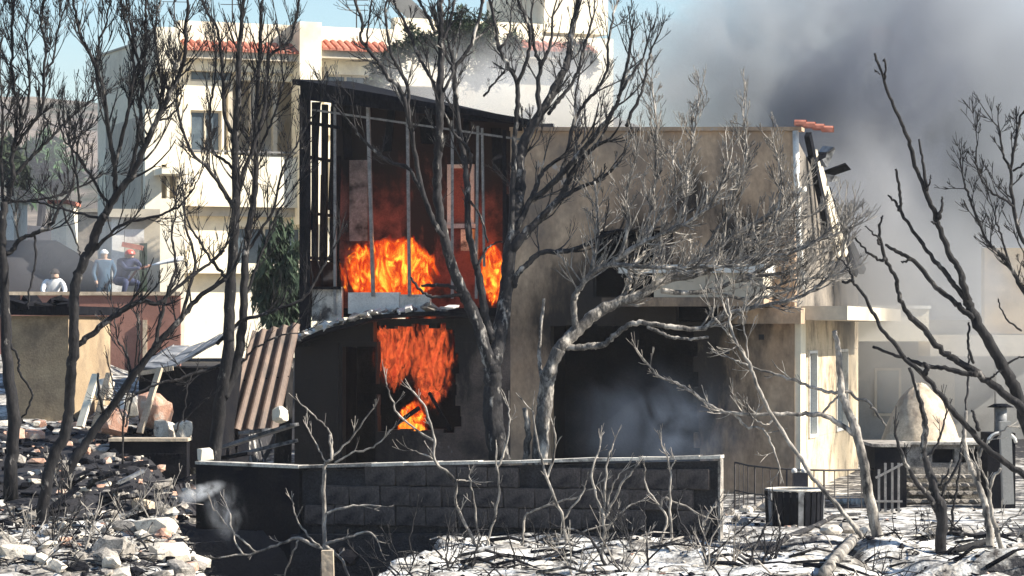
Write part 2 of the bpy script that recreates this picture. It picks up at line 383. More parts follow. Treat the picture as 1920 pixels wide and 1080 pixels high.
M['upside'] = mat('dimmed_sooty_side_wall', [(.13,.115,.10),(.26,.225,.185)], scale=1.1, fine=.2, bump=.4, dirt=((.03,.027,.025),.9,.46,.62))  # sooty plaster; smoke veil and shade are put into its grey too
uL = H.u(957); uA = H.u(556)
zt = 6.25
def hz(px, py, v=0.): return H.z(px, py, v)
def hu(px, v=0.): return H.u(px, v)
# main front wall
open_ground = (hu(1032), hu(1298), 0.0, hz(1150,612))
open_balc = (hu(1112), hu(1262), hz(1180,556), hz(1180,432))
hole_small = (hu(1268), hu(1352), hz(1300,604), hz(1300,569))
rough_ = []
for i in range(11):        # broken right and top edges of the burnt-out opening
    za, zb_ = open_ground[3]*i/11, open_ground[3]*(i+1)/11
    rough_.append((open_ground[1]-.001, open_ground[1]+R.uniform(.01,.20), za, zb_))
for i in range(9):
    ua, ub = lerp(open_ground[0],open_ground[1],i/9), lerp(open_ground[0],open_ground[1],(i+1)/9)
    rough_.append((ua, ub, open_ground[3]-.001, open_ground[3]+R.uniform(.0,.05)))
mb = MB(); H.panel(mb, uL, 0, -.3, 6.05, [open_ground, open_balc, hole_small]+rough_, 0, .25)
H.box(mb, uL, 0, 0, .25, 6.05, (6.28, 6.20))
mb.build('front_wall', M['house'], house)
mb = MB(); H.box(mb, uL, .12, -.07, .32, (6.283,6.203), (6.35,6.27)); mb.build('cornice', M['house'], house)
# side wall, falling to the back
mb = MB(); D = 8.5
def sidez(v): return lerp(6.15, 4.2, v/D)
pr = H
def sq(v0, v1, z0, z1a, z1b, u0=-.25, u1=0.):
    W = H.W
    mb.hexa([W(u0,v0,z0),W(u1,v0,z0),W(u1,v1,z0),W(u0,v1,z0),W(u0,v0,z1a),W(u1,v0,z1a),W(u1,v1,z1b),W(u0,v1,z1b)])
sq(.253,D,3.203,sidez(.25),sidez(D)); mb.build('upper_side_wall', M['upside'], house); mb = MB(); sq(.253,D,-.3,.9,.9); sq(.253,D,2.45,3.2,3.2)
sq(.253,1.6,.903,2.447,2.447); sq(2.6,5.2,.903,2.447,2.447); sq(6.8,D,.903,2.447,2.447)
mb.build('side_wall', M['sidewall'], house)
mb = MB(); H.box(mb, -.02, .10, .02, .62, -.3, 3.0); mb.build('corner_pier', M['cream'], house)
for (va,vb,za,zb) in ((1.6,2.6,.903,2.447),(5.2,6.8,.903,2.447)):
    mb = MB(); wo = .05
    for a in (va,vb-wo): H.box(mb, -.12, .03, a, a+wo, za, zb)
    for a in (za,zb-wo): H.box(mb, -.12, .03, va+wo+.001, vb-wo-.001, a, a+wo)
    fr = mb.build('window', M['white'], house)
    mb = MB(); H.box(mb, -.1, -.08, va+wo, vb-wo, za+wo, zb-wo); mb.build('pane', M['glass'], fr)
# roof slab of the main block (falls to the back), inner floors, back wall
mb = MB(); W = H.W
mb.hexa([W(uL,.33,5.95),W(-.02,.33,5.95),W(-.02,D,4.1),W(uL,D,4.1),W(uL,.33,6.1),W(-.02,.33,6.1),W(-.02,D,4.25),W(uL,D,4.25)])
mb.build('roof', M['soot'], house)
mb = MB(); H.box(mb, uL, -.26, .26, D, 2.98, 3.12); mb.build('upper_floor', M['soot'], house)
mb = MB(); H.box(mb, uL-4.3, -.26, D-.2, D, -.3, 4.1); H.box(mb, uL+.002, uL+.2, .26, D-.21, -.3, 2.97); H.box(mb, uL+.2, -.26, 3.4, 3.6, -.3, 2.97)
H.box(mb, uL+.2, -.26, 2.6, 2.8, 3.13, 5.2); H.box(mb, uL-.15, uL+.0, .26, D-.21, 3.3, 5.2)
mb.build('inner_wall', M['soot'], house)
# downpipe and red ridge tiles at the corner
mb = MB(); dp = [H.W(.03,-.09,z) for z in (6.2,5.2,4.3,3.4)]
dp = [p+H.r*dx for p,dx in zip(dp,(0,.02,.06,.12))]
mb.tube(dp, [.055]*4, 8); mb.tube([dp[1]+H.r*.02, dp[1]+H.r*.16-Vector((0,0,.01))],[.05,.06],8)
mb.build('downpipe', M['white'], house, smooth=True)
for i in range(4):
    mb = MB(); pts = []
    a = H.W(.02+.15*i, -.12+.02*i, 6.30-.035*i)
    vs = []
    for k in range(6):
        an = math.pi*k/5
        for d_ in (0,.2): vs.append(a+H.r*d_+H.b*(-.09*math.cos(an))+Vector((0,0,.09*math.sin(an)-.03*d_)))
    vs += [v-Vector((0,0,.02)) for v in vs]
    fs = [(2*k,2*k+1,2*k+3,2*k+2) for k in range(5)]+[(12+2*k+2,12+2*k+3,12+2*k+1,12+2*k) for k in range(5)]
    mb.add(vs, fs); mb.build('ridge_tile', M['terracotta'], house)
# balcony: slab, parapet, coping
bu0, bu1 = H.u(1128,-1.05), H.u(1432,-1.05)
bz0, bz1, bz2 = H.z(1300,572,-1.05), H.z(1300,512,-1.05), H.z(1300,496,-1.05)
mb = MB(); H.box(mb, bu0, bu1, -1.05, -.003, bz0-.02, bz0+.13); bal = mb.build('balcony', M['house'], house)
mb = MB(); H.box(mb, bu0+.9, bu1-.02, -1.03, -.93, bz0+.133, bz1); H.box(mb, bu1-.12, bu1-.021, -.927, -.004, bz0+.133, bz1)
mb.build('parapet', M['cream_grey'], bal)
mb = MB(); H.box(mb, bu0+.3, bu1+.03, -1.09, -.88, bz1+.003, bz2); H.box(mb, bu1-.15, bu1+.03, -.877, -.004, bz1+.003, bz2)
mb.build('coping', M['white'], bal)
# canopy slab at first floor level, front right, wrapping the corner
mb = MB(); H.box(mb, hu(1345,-.5), .18, -.5, -.004, hz(1420,607,-.5), hz(1420,577,-.5)); mb.build('canopy', M['house'], house)
mb = MB(); H.box(mb, .104, .9, .0, D-.5, 2.98, 3.22); mb.build('side_canopy', M['cream_grey'], house)
# balcony door leaf hanging in the soot-black opening
mb = MB(); H.box(mb, hu(1225), hu(1258), .1, .15, open_balc[2], open_balc[3]-.15); mb.build('door', M['annex'], house)
for (px,py,s) in ((1428,632,.09),(1362,658,.11)):      # small black vents in the front wall
    u,z = H.uz(px,py); mb = MB(); H.box(mb, u-s/2, u+s/2, -.03, -.002, z-s/2, z+s/2); mb.build('vent', M['black'], house)
# ---- lower storey of the annex
zc = 3.02
win = (hu(708), hu(852), hz(780,800), hz(780,618)); dr = (hu(642), hu(704), 0, hz(670,650))
wrough = []
for i in range(8):         # burnt, broken edges of the window opening
    za, zb_ = lerp(win[2],2.6,i/8), lerp(win[2],2.6,(i+1)/8)
    wrough.append((win[1]-.001, win[1]+R.uniform(.0,.13), za, zb_)); wrough.append((win[0]-R.uniform(0,.05), win[0]+.001, za, zb_))
for i in range(7):
    ua, ub = lerp(win[0],win[1],i/7), lerp(win[0],win[1],(i+1)/7); wrough.append((ua, ub, win[2]-R.uniform(.0,.14), win[2]+.001))
mb = MB(); H.panel(mb, uA, uL, -.3, 2.6, [(win[0],win[1],win[2],2.6), dr]+wrough, 0, .22)
H.box(mb, uA, hu(700), 0, .22, 2.602, (2.64,3.0)); H.box(mb, hu(852), uL, 0, .22, 2.602, 3.02)
for i in range(9):
    ua, ub = lerp(win[0],win[1],i/9), lerp(win[0],win[1],(i+1)/9); H.box(mb, ua, ub, 0, .22, win[3]+R.uniform(-.02,.12), 3.01)
mb.build('annex_wall', M['annex'], house)
mb = MB(); H.box(mb, uA-.02, hu(636), -.06, -.003, -.3, 2.58); mb.build('pilaster', M['annex'], house)
mb = MB(); mb.bar(H.W(win[0]+.1,.12,win[2]-.1), H.W(win[0]+.75,.05,win[2]+.33), .07); mb.bar(H.W(win[1]-.1,.1,win[2]-.05), H.W(win[1]-.5,.14,win[2]+.6), .05); mb.build('fallen_frame', M['char'], house, kind='stuff')
mb = MB(); H.box(mb, uA, uA+.2, .223, 5, -.3, 2.7); H.box(mb, uA+.2, uL, 3.0, 3.2, -.3, 2.98); mb.build('annex_inner_wall', M['soot'], house)
mb = MB(); H.box(mb, uA+.05, uL-.16, .225, 5, 3.05, 3.2); mb.build('annex_floor', M['soot'], house)
# sagging verge of the lean-to with broken pale tiles
verge = [(548,640),(600,617),(650,603),(705,588),(760,583),(820,581),(880,584)]
mb = MB(); vv = -.45
for (a,b) in zip(verge[:-1], verge[1:]):
    ua,za = H.uz(*a,vv); ub,zb = H.uz(*b,vv)
    H.box(mb, ua, ub, vv, -.004, (za-.10,zb-.10), (za-.02,zb-.02))
verge_o = mb.build('verge', M['soot'], house)
for i in range(46):
    t = R.random()*.93; k = t*(len(verge)-1); j = int(k); f = k-j
    px = lerp(verge[j][0],verge[j+1][0],f); py = lerp(verge[j][1],verge[j+1][1],f)
    u,z = H.uz(px, py, vv)
    me = block_mesh('roof_tile', M['white'] if R.random() < .75 else M['stone'], R.uniform(.10,.20), R.uniform(.14,.26), R.uniform(.025,.06), i, .02, 0)
    place('roof_tile', me, house, H.W(u, vv+R.uniform(-.05,.28), z+.012+R.uniform(-.01,.05)), (R.uniform(-.5,.5),R.uniform(-.7,.2),R.uniform(-1,1)))
# ---- upper storey: glazed balcony under the lean roof
BD = 2.0
mb = MB(); 
ra = H.uz(548,148,-.35); rb_ = H.uz(996,224,-.35)
def roofz(u, v): return lerp(ra[1],rb_[1],(u-ra[0])/(rb_[0]-ra[0]))-.12+.25*(v+.35)/3.55
bu_ = hu(640,BD)-.2; H.box(mb, bu_, uL-.16, BD, BD+.2, 3.2, (roofz(bu_,BD)-.02, roofz(uL-.16,BD)-.02))
M['back'] = mat('smoked_fire_glow_plaster', [(.20,.06,.045),(.28,.095,.07)], scale=1.1, fine=.2, bump=.3, dirt=((.03,.013,.012),1.3,.43,.60),  # fire glow on this wall is put into the red plaster colour
    spots=[hs(760,190,1.2,2.0,.35,1.,BD), hs(800,390,.3,.8,1.6,.4,BD), hs(930,230,.6,1.6,1,.8,BD)])
mb.build('balcony_back_wall', M['back'], house)
# roof
ra = H.uz(548,148,-.35); rb_ = H.uz(996,224,-.35)
mb = MB(); W = H.W
for (v0,v1,up,dn) in ((-.35,3.2,0.,-.1),):
    mb.hexa([W(ra[0],v0,ra[1]+dn),W(rb_[0],v0,rb_[1]+dn),W(rb_[0]-.95,v1,rb_[1]+dn+.25),W(ra[0],v1,ra[1]+dn+.25),
             W(ra[0],v0,ra[1]),W(rb_[0],v0,rb_[1]),W(rb_[0]-.95,v1,rb_[1]+.25),W(ra[0],v1,ra[1]+.25)])
lean = mb.build('lean_roof', M['char'], house)
mb = MB(); e0 = H.uz(556,186,-.3); e1 = H.uz(990,236,-.3)
mb.hexa([W(ra[0]+.12,-.28,e0[1]),W(e1[0],-.28,e1[1]),W(e1[0],-.2,e1[1]),W(ra[0]+.12,-.2,e0[1]),
         W(ra[0]+.12,-.28,ra[1]-.105),W(e1[0],-.28,rb_[1]-.105),W(e1[0],-.2,rb_[1]-.105),W(ra[0]+.12,-.2,ra[1]-.105)])
mb.build('fascia', M['char'], lean)
for i in range(5):          # rafters under the lean roof
    t = .06+.22*i; u = lerp(ra[0],rb_[0],t); z = lerp(ra[1],rb_[1],t)-.17
    mb = MB(); mb.bar(W(u,-.18,z), W(u,2.3,z+.18), .07, .12); mb.build('rafter', M['char'], lean)
# glazing of the front: charred beam, posts and thin pale mullions
def post(px, w_, py0, py1, m, v=-.05, name='post', dx=0):
    u,z0 = H.uz(px,py0,v); u1,z1 = H.uz(px+dx,py1,v)
    mb = MB(); mb.bar(W(u,v,z0), W(u1,v,z1), w_, w_); return mb.build(name, m, house)
post(572,.19,650,178,M['char'],-.1)
for v in (.55,1.1,1.6):
    mb = MB(); u = hu(572); mb.bar(W(u,v,3.2), W(u+.02*v,v,6.9), .10); mb.build('post', M['char'], house)
mb = MB(); u = hu(572)
for z in (4.1,4.9,5.9): mb.bar(W(u,0,z), W(u,BD,z), .05)
mb.build('side_rail', M['char'], house)
for (v,z0,z1,dv,du) in ((.3,4.6,6.9,.25,.05),(.8,3.2,5.6,-.18,.1),(1.35,5.0,6.8,.3,.0),(1.75,3.3,6.0,-.2,.12)):
    mb = MB(); mb.bar(W(u+.03,v,z0), W(u+.03+du,v+dv,z1), .07,.03); mb.build('hanging_strip', M['char'], house)
for (px,y0,y1,dx,w_) in ((648,196,300,6,.16),(735,206,285,-8,.22),(800,216,270,5,.3),(875,226,300,-6,.14),(930,240,320,4,.18)):
    a = H.uz(px,y0,.5); b = H.uz(px+dx,y1,.45); mb = MB(); mb.bar(W(a[0],.5,a[1]), W(b[0],.42,b[1]), w_, .03); mb.build('hanging_strip', M['char'], house)
mb = MB(); H.box(mb, hu(575), hu(575)+.03, .02, 1.95, 3.2, 4.05); mb.build('side_panel', M['soot'], house)
post(628,.05,590,196,M['paleiron'],-.02,'mullion')
post(700,.06,556,200,M['paleiron'],-.02,'mullion',-10)
post(768,.05,556,214,M['paleiron'],-.02,'mullion',-4)
post(848,.05,560,226,M['paleiron'],-.02,'mullion')
post(893,.045,560,236,M['paleiron'],-.02,'mullion',3)
post(908,.04,500,240,M['paleiron'],-.02,'mullion',-4)
post(946,.07,585,244,M['char'],-.02)
mb = MB(); a = H.uz(586,206,-.02); b = H.uz(980,262,-.02); mb.bar(W(a[0],-.03,a[1]), W(b[0],-.03,b[1]), .035); mb.build('glazing_rail', M['paleiron'], house)
mb = MB(); a = H.uz(576,230,-.02); b = H.uz(640,240,-.02); mb.bar(W(a[0],-.03,a[1]), W(b[0],-.03,b[1]), .06); mb.build('glazing_rail', M['char'], house); mb = MB()
a = H.uz(576,540,-.02); b = H.uz(640,540,-.02); mb.bar(W(a[0],-.03,a[1]), W(b[0],-.03,b[1]), .05); mb.build('glazing_rail', M['char'], house)
# window with a white frame in the back wall, and a pale door leaf
wu0,wz0 = H.uz(840,420,BD); wu1,wz1 = H.uz(890,308,BD)
mb = MB(); f_ = .07
H.box(mb, wu0, wu0+f_, BD-.06, BD-.003, wz0, wz1); H.box(mb, wu1-f_, wu1, BD-.06, BD-.003, wz0, wz1)
H.box(mb, wu0+f_, wu1-f_, BD-.055, BD-.003, wz1-f_, wz1); H.box(mb, wu0-.04, wu1+.04, BD-.1, BD-.003, wz0-.08, wz0-.001)
fr = mb.build('window', M['white'], house)
mb = MB(); H.box(mb, wu0+f_, wu1-f_, BD-.02, BD-.004, wz0, wz1-f_); mb.build('pane', M['redbrown'], fr)
mb = MB(); a = H.uz(655,452,1.7); b = H.uz(689,300,1.7); H.box(mb, a[0], b[0], 1.7, 1.75, a[1], b[1]); mb.build('door', M['grey_sheet'], house)
mb = MB(); a = H.uz(864,470,1.6); b = H.uz(886,430,1.6); H.box(mb, a[0], b[0], 1.6, 1.85, a[1], b[1]); mb.build('wall_box', M['sooty_white'], house)
# low parapet panels of the balcony
for (x0,x1,y0,y1,m) in ((584,640,602,538,'sooty_white'),(652,748,588,548,'white'),(749,806,586,552,'sooty_white')):
    a = H.uz(x0,y0,-.02); b = H.uz(x1,y1,-.02)
    mb = MB(); H.box(mb, a[0], b[0], .0, .1, a[1], b[1]); mb.build('parapet_panel', M[m], house)
a = H.uz(641,545,.3)
# collapsed roof pieces on the right flank
mb = MB()
rafters = []
for i,(v0,l) in enumerate(((1.2,2.3),(1.9,2.6),(2.6,2.2),(3.6,2.4),(4.6,1.9))):
    mb = MB(); mb.bar(W(.05,v0,sidez(v0)+.35-.1*i), W(.25+.05*i,v0+l*.55,sidez(v0)-l*.62), .10,.14)
    mb.build('fallen_rafter', M['cream_grey'] if i in (1,2) else M['char'], house)
for i,(px,py,v,w_,h_,ang) in enumerate(((1520,300,2,.5,.35,.5),(1548,290,3,.35,.5,.9),(1570,318,4,.42,.3,.35),(1538,330,3,.6,.35,-.3),(1588,392,6,.45,.34,.5),(1575,428,5.5,.55,.22,.9),(1560,470,5,.7,.2,.8),(1545,500,4.5,.8,.16,.95))):
    p = H.W(*[H.uz(px,py,v)[0],v,H.uz(px,py,v)[1]])
    me = block_mesh('torn_roof_sheet', M['grey_sheet'] if i%2 else M['char'], w_, .3, h_*.25, 70+i, .05, 0)
    place('torn_roof_sheet', me, house, p, (.3*math.sin(i*2.1), -ang, .4*math.cos(i)))

# ------------------------------------------------------------------ cream apartment building behind
Y0 = P(335, 620, 85)
B = Frame((Y0.x, Y0.y), 23)
apt = empty('apartment_building', (Y0.x, Y0.y, 4), 'cream apartment building with red tile eaves and balconies behind the burning house', 'building')
def bb(name, x0, x1, y0, y1, m, va=0., vb=.3, parent=apt):
    a = B.uz(x0,y1,va); b = B.uz(x1,y0,va); mb = MB(); B.box(mb, a[0], b[0], va, vb, a[1], b[1]); return mb.build(name, m, parent)
def bz(y, px=450, v=0): return B.z(px, y, v)
uE = B.u(1150)
# main wall with recesses and windows
holes = []
def bh(x0,x1,y0,y1): h_ = (B.u(x0),B.u(x1),bz(y1),bz(y0)); holes.append(h_); return h_
win_a = bh(357,416,209,291); rec = bh(420,558,150,291); strip_a = bh(357,440,133,155); low = bh(428,566,425,500)
win_b = bh(640,700,209,291); rec2 = bh(720,860,150,291); strip_b = bh(610,690,133,155); low2 = bh(640,800,425,500)
mb = MB(); B.panel(mb, 0, uE, 2, bz(43), holes, 0, .35)
mb.build('front_wall', M['cream'], apt)
mb = MB(); B.box(mb, .0, uE, 1.6, 1.8, 2, bz(60)); mb.build('recess_wall', M['cream_grey'], apt)  # recess shade put into the greyer wall colour
mb = MB(); B.box(mb, .0, .25, .352, 9, 2, bz(60)); mb.build('side_wall', M['cream'], apt)
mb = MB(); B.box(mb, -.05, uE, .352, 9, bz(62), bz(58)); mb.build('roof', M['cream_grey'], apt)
for h_ in (win_a, win_b, low, low2, strip_a, strip_b):
    mb = MB(); t = .06
    B.box(mb, h_[0], h_[0]+t, .1, .2, h_[2], h_[3]); B.box(mb, h_[1]-t, h_[1], .1, .2, h_[2], h_[3])
    B.box(mb, h_[0]+t, h_[1]-t, .1, .2, h_[2], h_[2]+t); B.box(mb, h_[0]+t, h_[1]-t, .1, .2, h_[3]-t, h_[3])
    um = (h_[0]+h_[1])/2; B.box(mb, um-t/2, um+t/2, .1, .2, h_[2]+t, h_[3]-t)
    f_ = mb.build('window', M['cream_grey'], apt)
    for (a,b) in ((h_[0]+t,um-t/2),(um+t/2,h_[1]-t)):
        mb = MB(); B.box(mb, a, b, .14, .16, h_[2]+t, h_[3]-t); mb.build('pane', M['glass'], f_)
# eaves with red tile rows, slabs, balconies
for (x0,x1) in ((348,562),(603,735),(962,1120)):
    bb('eaves', x0, x1, 96, 108, M['cream_grey'], -.55, -.004)  # grey shadow under the tiles is painted as this slab's colour
    mb = MB(); u0,u1 = B.u(x0,-.6),B.u(x1,-.6); n = int((u1-u0)/.22)
    zb_ = B.z(x0,94,-.6)
    for i in range(n):
        u = u0+(u1-u0)*(i+.5)/n
        vs = []
        for (v,z) in ((-.68,zb_),(-.02,zb_+.3)):
            for k in range(5):
                an = math.pi*k/4; vs.append(B.W(u-.10*math.cos(an), v, z+.09*math.sin(an)))
        mb.add(vs, [(k,k+1,k+6,k+5) for k in range(4)]+[(4,3,2,1,0)])
    mb.build('tile_row', M['terracotta'], apt, kind='stuff')
bb('parapet_band', 340, 570, 296, 386, M['cream'], -.5, -.004)
bb('shade_band', 335, 1150, 388, 404, M['cream_grey'], -.3, -.004)  # shade below the parapet, put in as a greyer strip
bb('parapet_band', 640, 1100, 296, 386, M['cream'], -.5, -.004)
bb('pier', 562, 603, 42, 420, M['cream'], -.75, -.004)
bb('lintel_band', 340, 560, 113, 131, M['cream'], -.2, -.004)
bb('roof_block', 1020, 1140, -20, 60, M['cream'], .4, 5)
bb('roof_parapet', 740, 1018, 45, 110, M['cream'], .37, .7)
bb('ledge', 335, 1150, 500, 512, M['cream'], -.4, -.004)
for x in (428,470,512): 
    bb('column', x, x+8, 151, 291, M['cream_grey'], .1, .3)
mb = MB(); mb.bar(B.W(B.u(500),.2,bz(291)), B.W(B.u(556),1.4,bz(215)), .35, .12); mb.build('stair_flight', M['cream_grey'], apt)
# small fittings of the building
for (x,y) in ((346,330),(620,240),(1000,200)):
    bb('air_conditioner', x, x+16, y, y+13, M['white'], -.85 if y > 300 else -.35, -.52 if y > 300 else -.004)
mb = MB(); mb.tube([B.W(B.u(606),-.06,bz(120)), B.W(B.u(606),-.06,3)], [.05]*2, 6); mb.build('downpipe', M['cream_grey'], apt)
for px in (345,455,690):
    mb = MB(); t_ = B.W(B.u(px),1.0,bz(43)-.1); mb.tube([t_,t_+Vector((0,0,1.3))],[.02,.02],5)
    for k in range(4): mb.bar(t_+Vector((-.35,0,.75+.15*k)), t_+Vector((.35,.1,.75+.15*k)), .02)
    mb.build('aerial', M['iron'], apt)
mb = MB(); mb.bar(B.W(B.u(342),-.45,bz(286)), B.W(B.u(566),-.45,bz(286)), .05); mb.build('balcony_rail', M['paleiron'], apt)
# set-back wing on the left
WG = Frame((P(272,620,83.2).x, 83.2), 18)
mb = MB(); a = WG.uz(274,640); b = WG.uz(336,200)
hw = [(WG.u(303),WG.u(313),WG.z(300,372),WG.z(300,308)), (WG.u(318),WG.u(331),WG.z(300,372),WG.z(300,318))]
WG.panel(mb, 0, WG.u(346), 2, WG.z(300,205), hw, 0, .3); mb.build('wing_wall', M['cream'], apt)
mb = MB(); WG.box(mb, -.05, WG.u(346), .35, 6, 2, WG.z(300,215)); mb.build('wing_body', M['cream_grey'], apt)
mb = MB(); WG.box(mb, WG.u(288), WG.u(340), -1.2, -.004, WG.z(300,330), WG.z(300,318)); mb.build('wing_canopy', M['cream'], apt)
mb = MB(); WG.box(mb, WG.u(300), WG.u(345), .6, 5, WG.z(300,130), WG.z(300,46)); WG.box(mb, WG.u(312), WG.u(345), 1, 5, WG.z(300,206), WG.z(300,130)); mb.build('upper_block', M['cream'], apt)
# slanting grey beam above the roof line
mb = MB(); mb.bar(P(719,-30,91.5), P(853,99,91.5), .35, .5); beam = mb.build('sloped_beam', M['greywall'], None, origin=P(853,99,91.5), label='grey sloped beam rising above the apartment roof behind the tree top', cat='beam')
# ------------------------------------------------------------------ neighbouring villa on the right, in the smoke
V0 = P(1512, 620, 62); V = Frame((V0.x, V0.y), 4)
villa = empty('neighbouring_villa', (V0.x, V0.y, 0), 'grey and cream villa with a deep porch half hidden in smoke at right', 'house')
def vb_(name, x0, x1, y0, y1, m, va, vb2):
    a = V.uz(x0,y1,va); b = V.uz(x1,y0,va); mb = MB(); V.box(mb, a[0], b[0], va, vb2, a[1], b[1]); return mb.build(name, m, villa)
vb_('porch_slab', 1512, 1742, 580, 640, M['cream'], -2.0, -.004)
vb_('porch_band', 1744, 1990, 628, 668, M['cream_grey'], -1.2, -.004)
vb_('ground_wall', 1512, 1990, 600, 900, M['greywall'], 0, .3)
vb_('upper_wall', 1846, 1990, 465, 626, M['tan'], -.4, -.1)
vb_('coping', 1600, 1746, 573, 579, M['white'], -2.05, -1.8)
vb_('door', 1738, 1790, 690, 860, M['cream_grey'], -.05, -.004)
vb_('porch_post', 1868, 1884, 668, 900, M['greywall'], -1.1, -.9)
p_ = vb_('window', 1640, 1690, 690, 780, M['cream_grey'], -.06, -.004)
a = V.uz(1645,775,-.08); b = V.uz(1685,695,-.08); mb = MB(); V.box(mb, a[0], b[0], -.075, -.062, a[1], b[1]); mb.build('pane', M['glass'], p_)
# house with an orange roof far up the hill, inside the smoke
Q = P(1650, 80, 150)
rh = empty('hill_house', (Q.x,Q.y,6), 'pale hillside house with orange roof glimpsed through the dark smoke', 'house')
mb = MB(); mb.box(Q.x-.6,Q.x+1.1,Q.y,Q.y+4,8,Q.z-.1); mb.build('wall', M['cream'], rh)
mb = MB(); mb.add([(Q.x-.9,Q.y-.4,Q.z-.1),(Q.x+1.4,Q.y-.4,Q.z-.1),(Q.x+1.4,Q.y+4.4,Q.z-.1),(Q.x-.9,Q.y+4.4,Q.z-.1),(Q.x-.1,Q.y+2,Q.z+1.0),(Q.x+.6,Q.y+2,Q.z+1.0)],[(0,1,5,4),(1,2,5),(2,3,4,5),(3,0,4),(3,2,1,0)]); mb.build('roof', M['terracotta'], rh)

# ------------------------------------------------------------------ garden wall of concrete blocks
gw = empty('garden_wall', (GW.o.x, GW.o.y, 0), 'long sooty garden wall of concrete blocks with a pale coping in front of the house', 'wall')
uR = GW.u(1350); zL = GW.z(565,876); zR = GW.z(1350,858)
def ztop(u): return lerp(zL, zR, u/uR)
mb = MB(); GW.box(mb, .0, uR-.03, .06, .22, -1.3, (zL-.05,zR-.05)); mb.build('mortar_core', M['mortar'], gw)
uc_ = -.03
while uc_ < uR:
    l_ = R.uniform(.32,.62); ue_ = min(uR+.02, uc_+l_); dz_ = R.uniform(-.006,.007); dv_ = R.uniform(-.015,.012); h_ = R.uniform(.028,.042)
    mb = MB(); GW.box(mb, uc_, ue_-.006, -.03+dv_, .25+dv_, (ztop(uc_)-.012,ztop(ue_)-.012), (ztop(uc_)-.008+h_+dz_,ztop(ue_)-.008+h_-dz_)); mb.build('coping_stone', M['sooty_white'] if R.random() < .8 else M['stone'], gw)
    uc_ = ue_
mb = MB(); GW.box(mb, -.1, uR-.6, -.16, .058, -1.3, (-.02,.10)); mb.build('footing', M['mortar'], gw)
mb = MB(); GW.box(mb, uR-.028, uR+.004, .0, .24, -.3, zR-.02); mb.build('lit_end', M['stone'], gw)  # sunlit wall end, its brightness put into a paler strip
blk = [block_mesh('block', M['block'], .428, .12, .268, s_, .010, .010) for s_ in range(6)]
for row in range(4):
    z = .115+.135+row*.277
    off = .22 if row % 2 else 0
    u = .05-off
    while u < uR-.2:
        uc = u+.215
        if uc > .1 and uc < uR-.2 and z+.13 < ztop(uc)-.0 and R.random() > .035:
            place('block', R.choice(blk), gw, GW.W(uc, .052+R.uniform(-.016,.010), z+R.uniform(-.006,.006)), (R.uniform(-.02,.02),R.uniform(-.02,.02),GW.t+R.uniform(-.03,.03)))
        u += .437
# left stretch of the wall, plain render, its shade put into the black colour
GL = Frame((-2.92-.02, 40.6), -0.0)
d = Vector((-.87,.5,0)); p0 = Vector((-2.945,40.6,0)); p1 = p0+d*1.75
z1_ = CAMZ+(HOR-868)*p1.y/F
lw = empty('side_garden_wall', p1, 'black rendered wall stretch with thin pale coping left of the block wall', 'wall')
n_ = Vector((.5,.87,0))*.2
def prism(a, b, n, z0a, z0b, z1a, z1b):
    Z = lambda p,z: Vector((p.x,p.y,z))
    return [Z(a,z0a),Z(b,z0b),Z(b+n,z0b),Z(a+n,z0a),Z(a,z1a),Z(b,z1b),Z(b+n,z1b),Z(a+n,z1a)]
mb = MB(); mb.hexa(prism(p1,p0,n_,-1.5,-1.5,z1_-.02,zL-.02)); mb.build('render', M['soot'], lw)
mb = MB(); mb.hexa(prism(p1-n_*.12,p0-n_*.12,n_*1.3,z1_-.018,zL-.018,z1_+.025,zL+.025)); mb.build('coping', M['sooty_white'], lw)

# ------------------------------------------------------------------ left middle ground
# tan shed wall with a charred roof
TS = Frame((P(14,620,48).x, 48), -8)
ts = empty('tan_outbuilding', (TS.o.x, 48, 1), 'tan rendered outbuilding with a charred collapsed roof at left', 'shed')
mb = MB(); TS.box(mb, TS.u(14), TS.u(128), 0, 2.5, 0.5, TS.z(70,592)); mb.build('wall', M['tan'], ts)
mb = MB(); TS.box(mb, TS.u(4), TS.u(140), -.2, 2.7, TS.z(70,590), TS.z(70,574)); rf = mb.build('roof', M['char'], ts)
for i in range(14):
    me = block_mesh('roof_tile', M['char'], R.uniform(.15,.4), R.uniform(.1,.3), R.uniform(.04,.12), i+200, .03, 0)
    px = R.uniform(10,150); place('burnt_tile', me, ts, TS.W(TS.u(px), R.uniform(-.2,.4), TS.z(70,574)+R.uniform(-.03,.12)), (R.uniform(-.5,.5),R.uniform(-.5,.5),R.uniform(0,3)))
mb = MB(); a = TS.uz(20,780,-.06); mb.bar(TS.W(TS.u(40),-.06,TS.z(40,803)), TS.W(TS.u(112),-.06,TS.z(100,806)), .09); mb.build('wall_rail', M['redbrown'], ts)
# terracotta red boundary wall
RW = Frame((P(20,620,60).x, 60), 3)
rw = empty('red_boundary_wall', (RW.o.x, 60, 2), 'terracotta red boundary wall below the people at left', 'wall')
mb = MB(); RW.box(mb, RW.u(-40), RW.u(338), 0, .3, 1., RW.z(150,554)); mb.build('wall', M['redwall'], rw)
mb = MB(); RW.box(mb, RW.u(-40), RW.u(338), -.05, .35, RW.z(150,554)+.002, RW.z(150,547)); mb.build('coping', M['clay'], rw)
for px in (150,268):
    mb = MB(); RW.box(mb, RW.u(px), RW.u(px+8), -.08, -.003, 1., RW.z(150,620 if px<200 else 600)); mb.build('pilaster', M['clay'], rw)
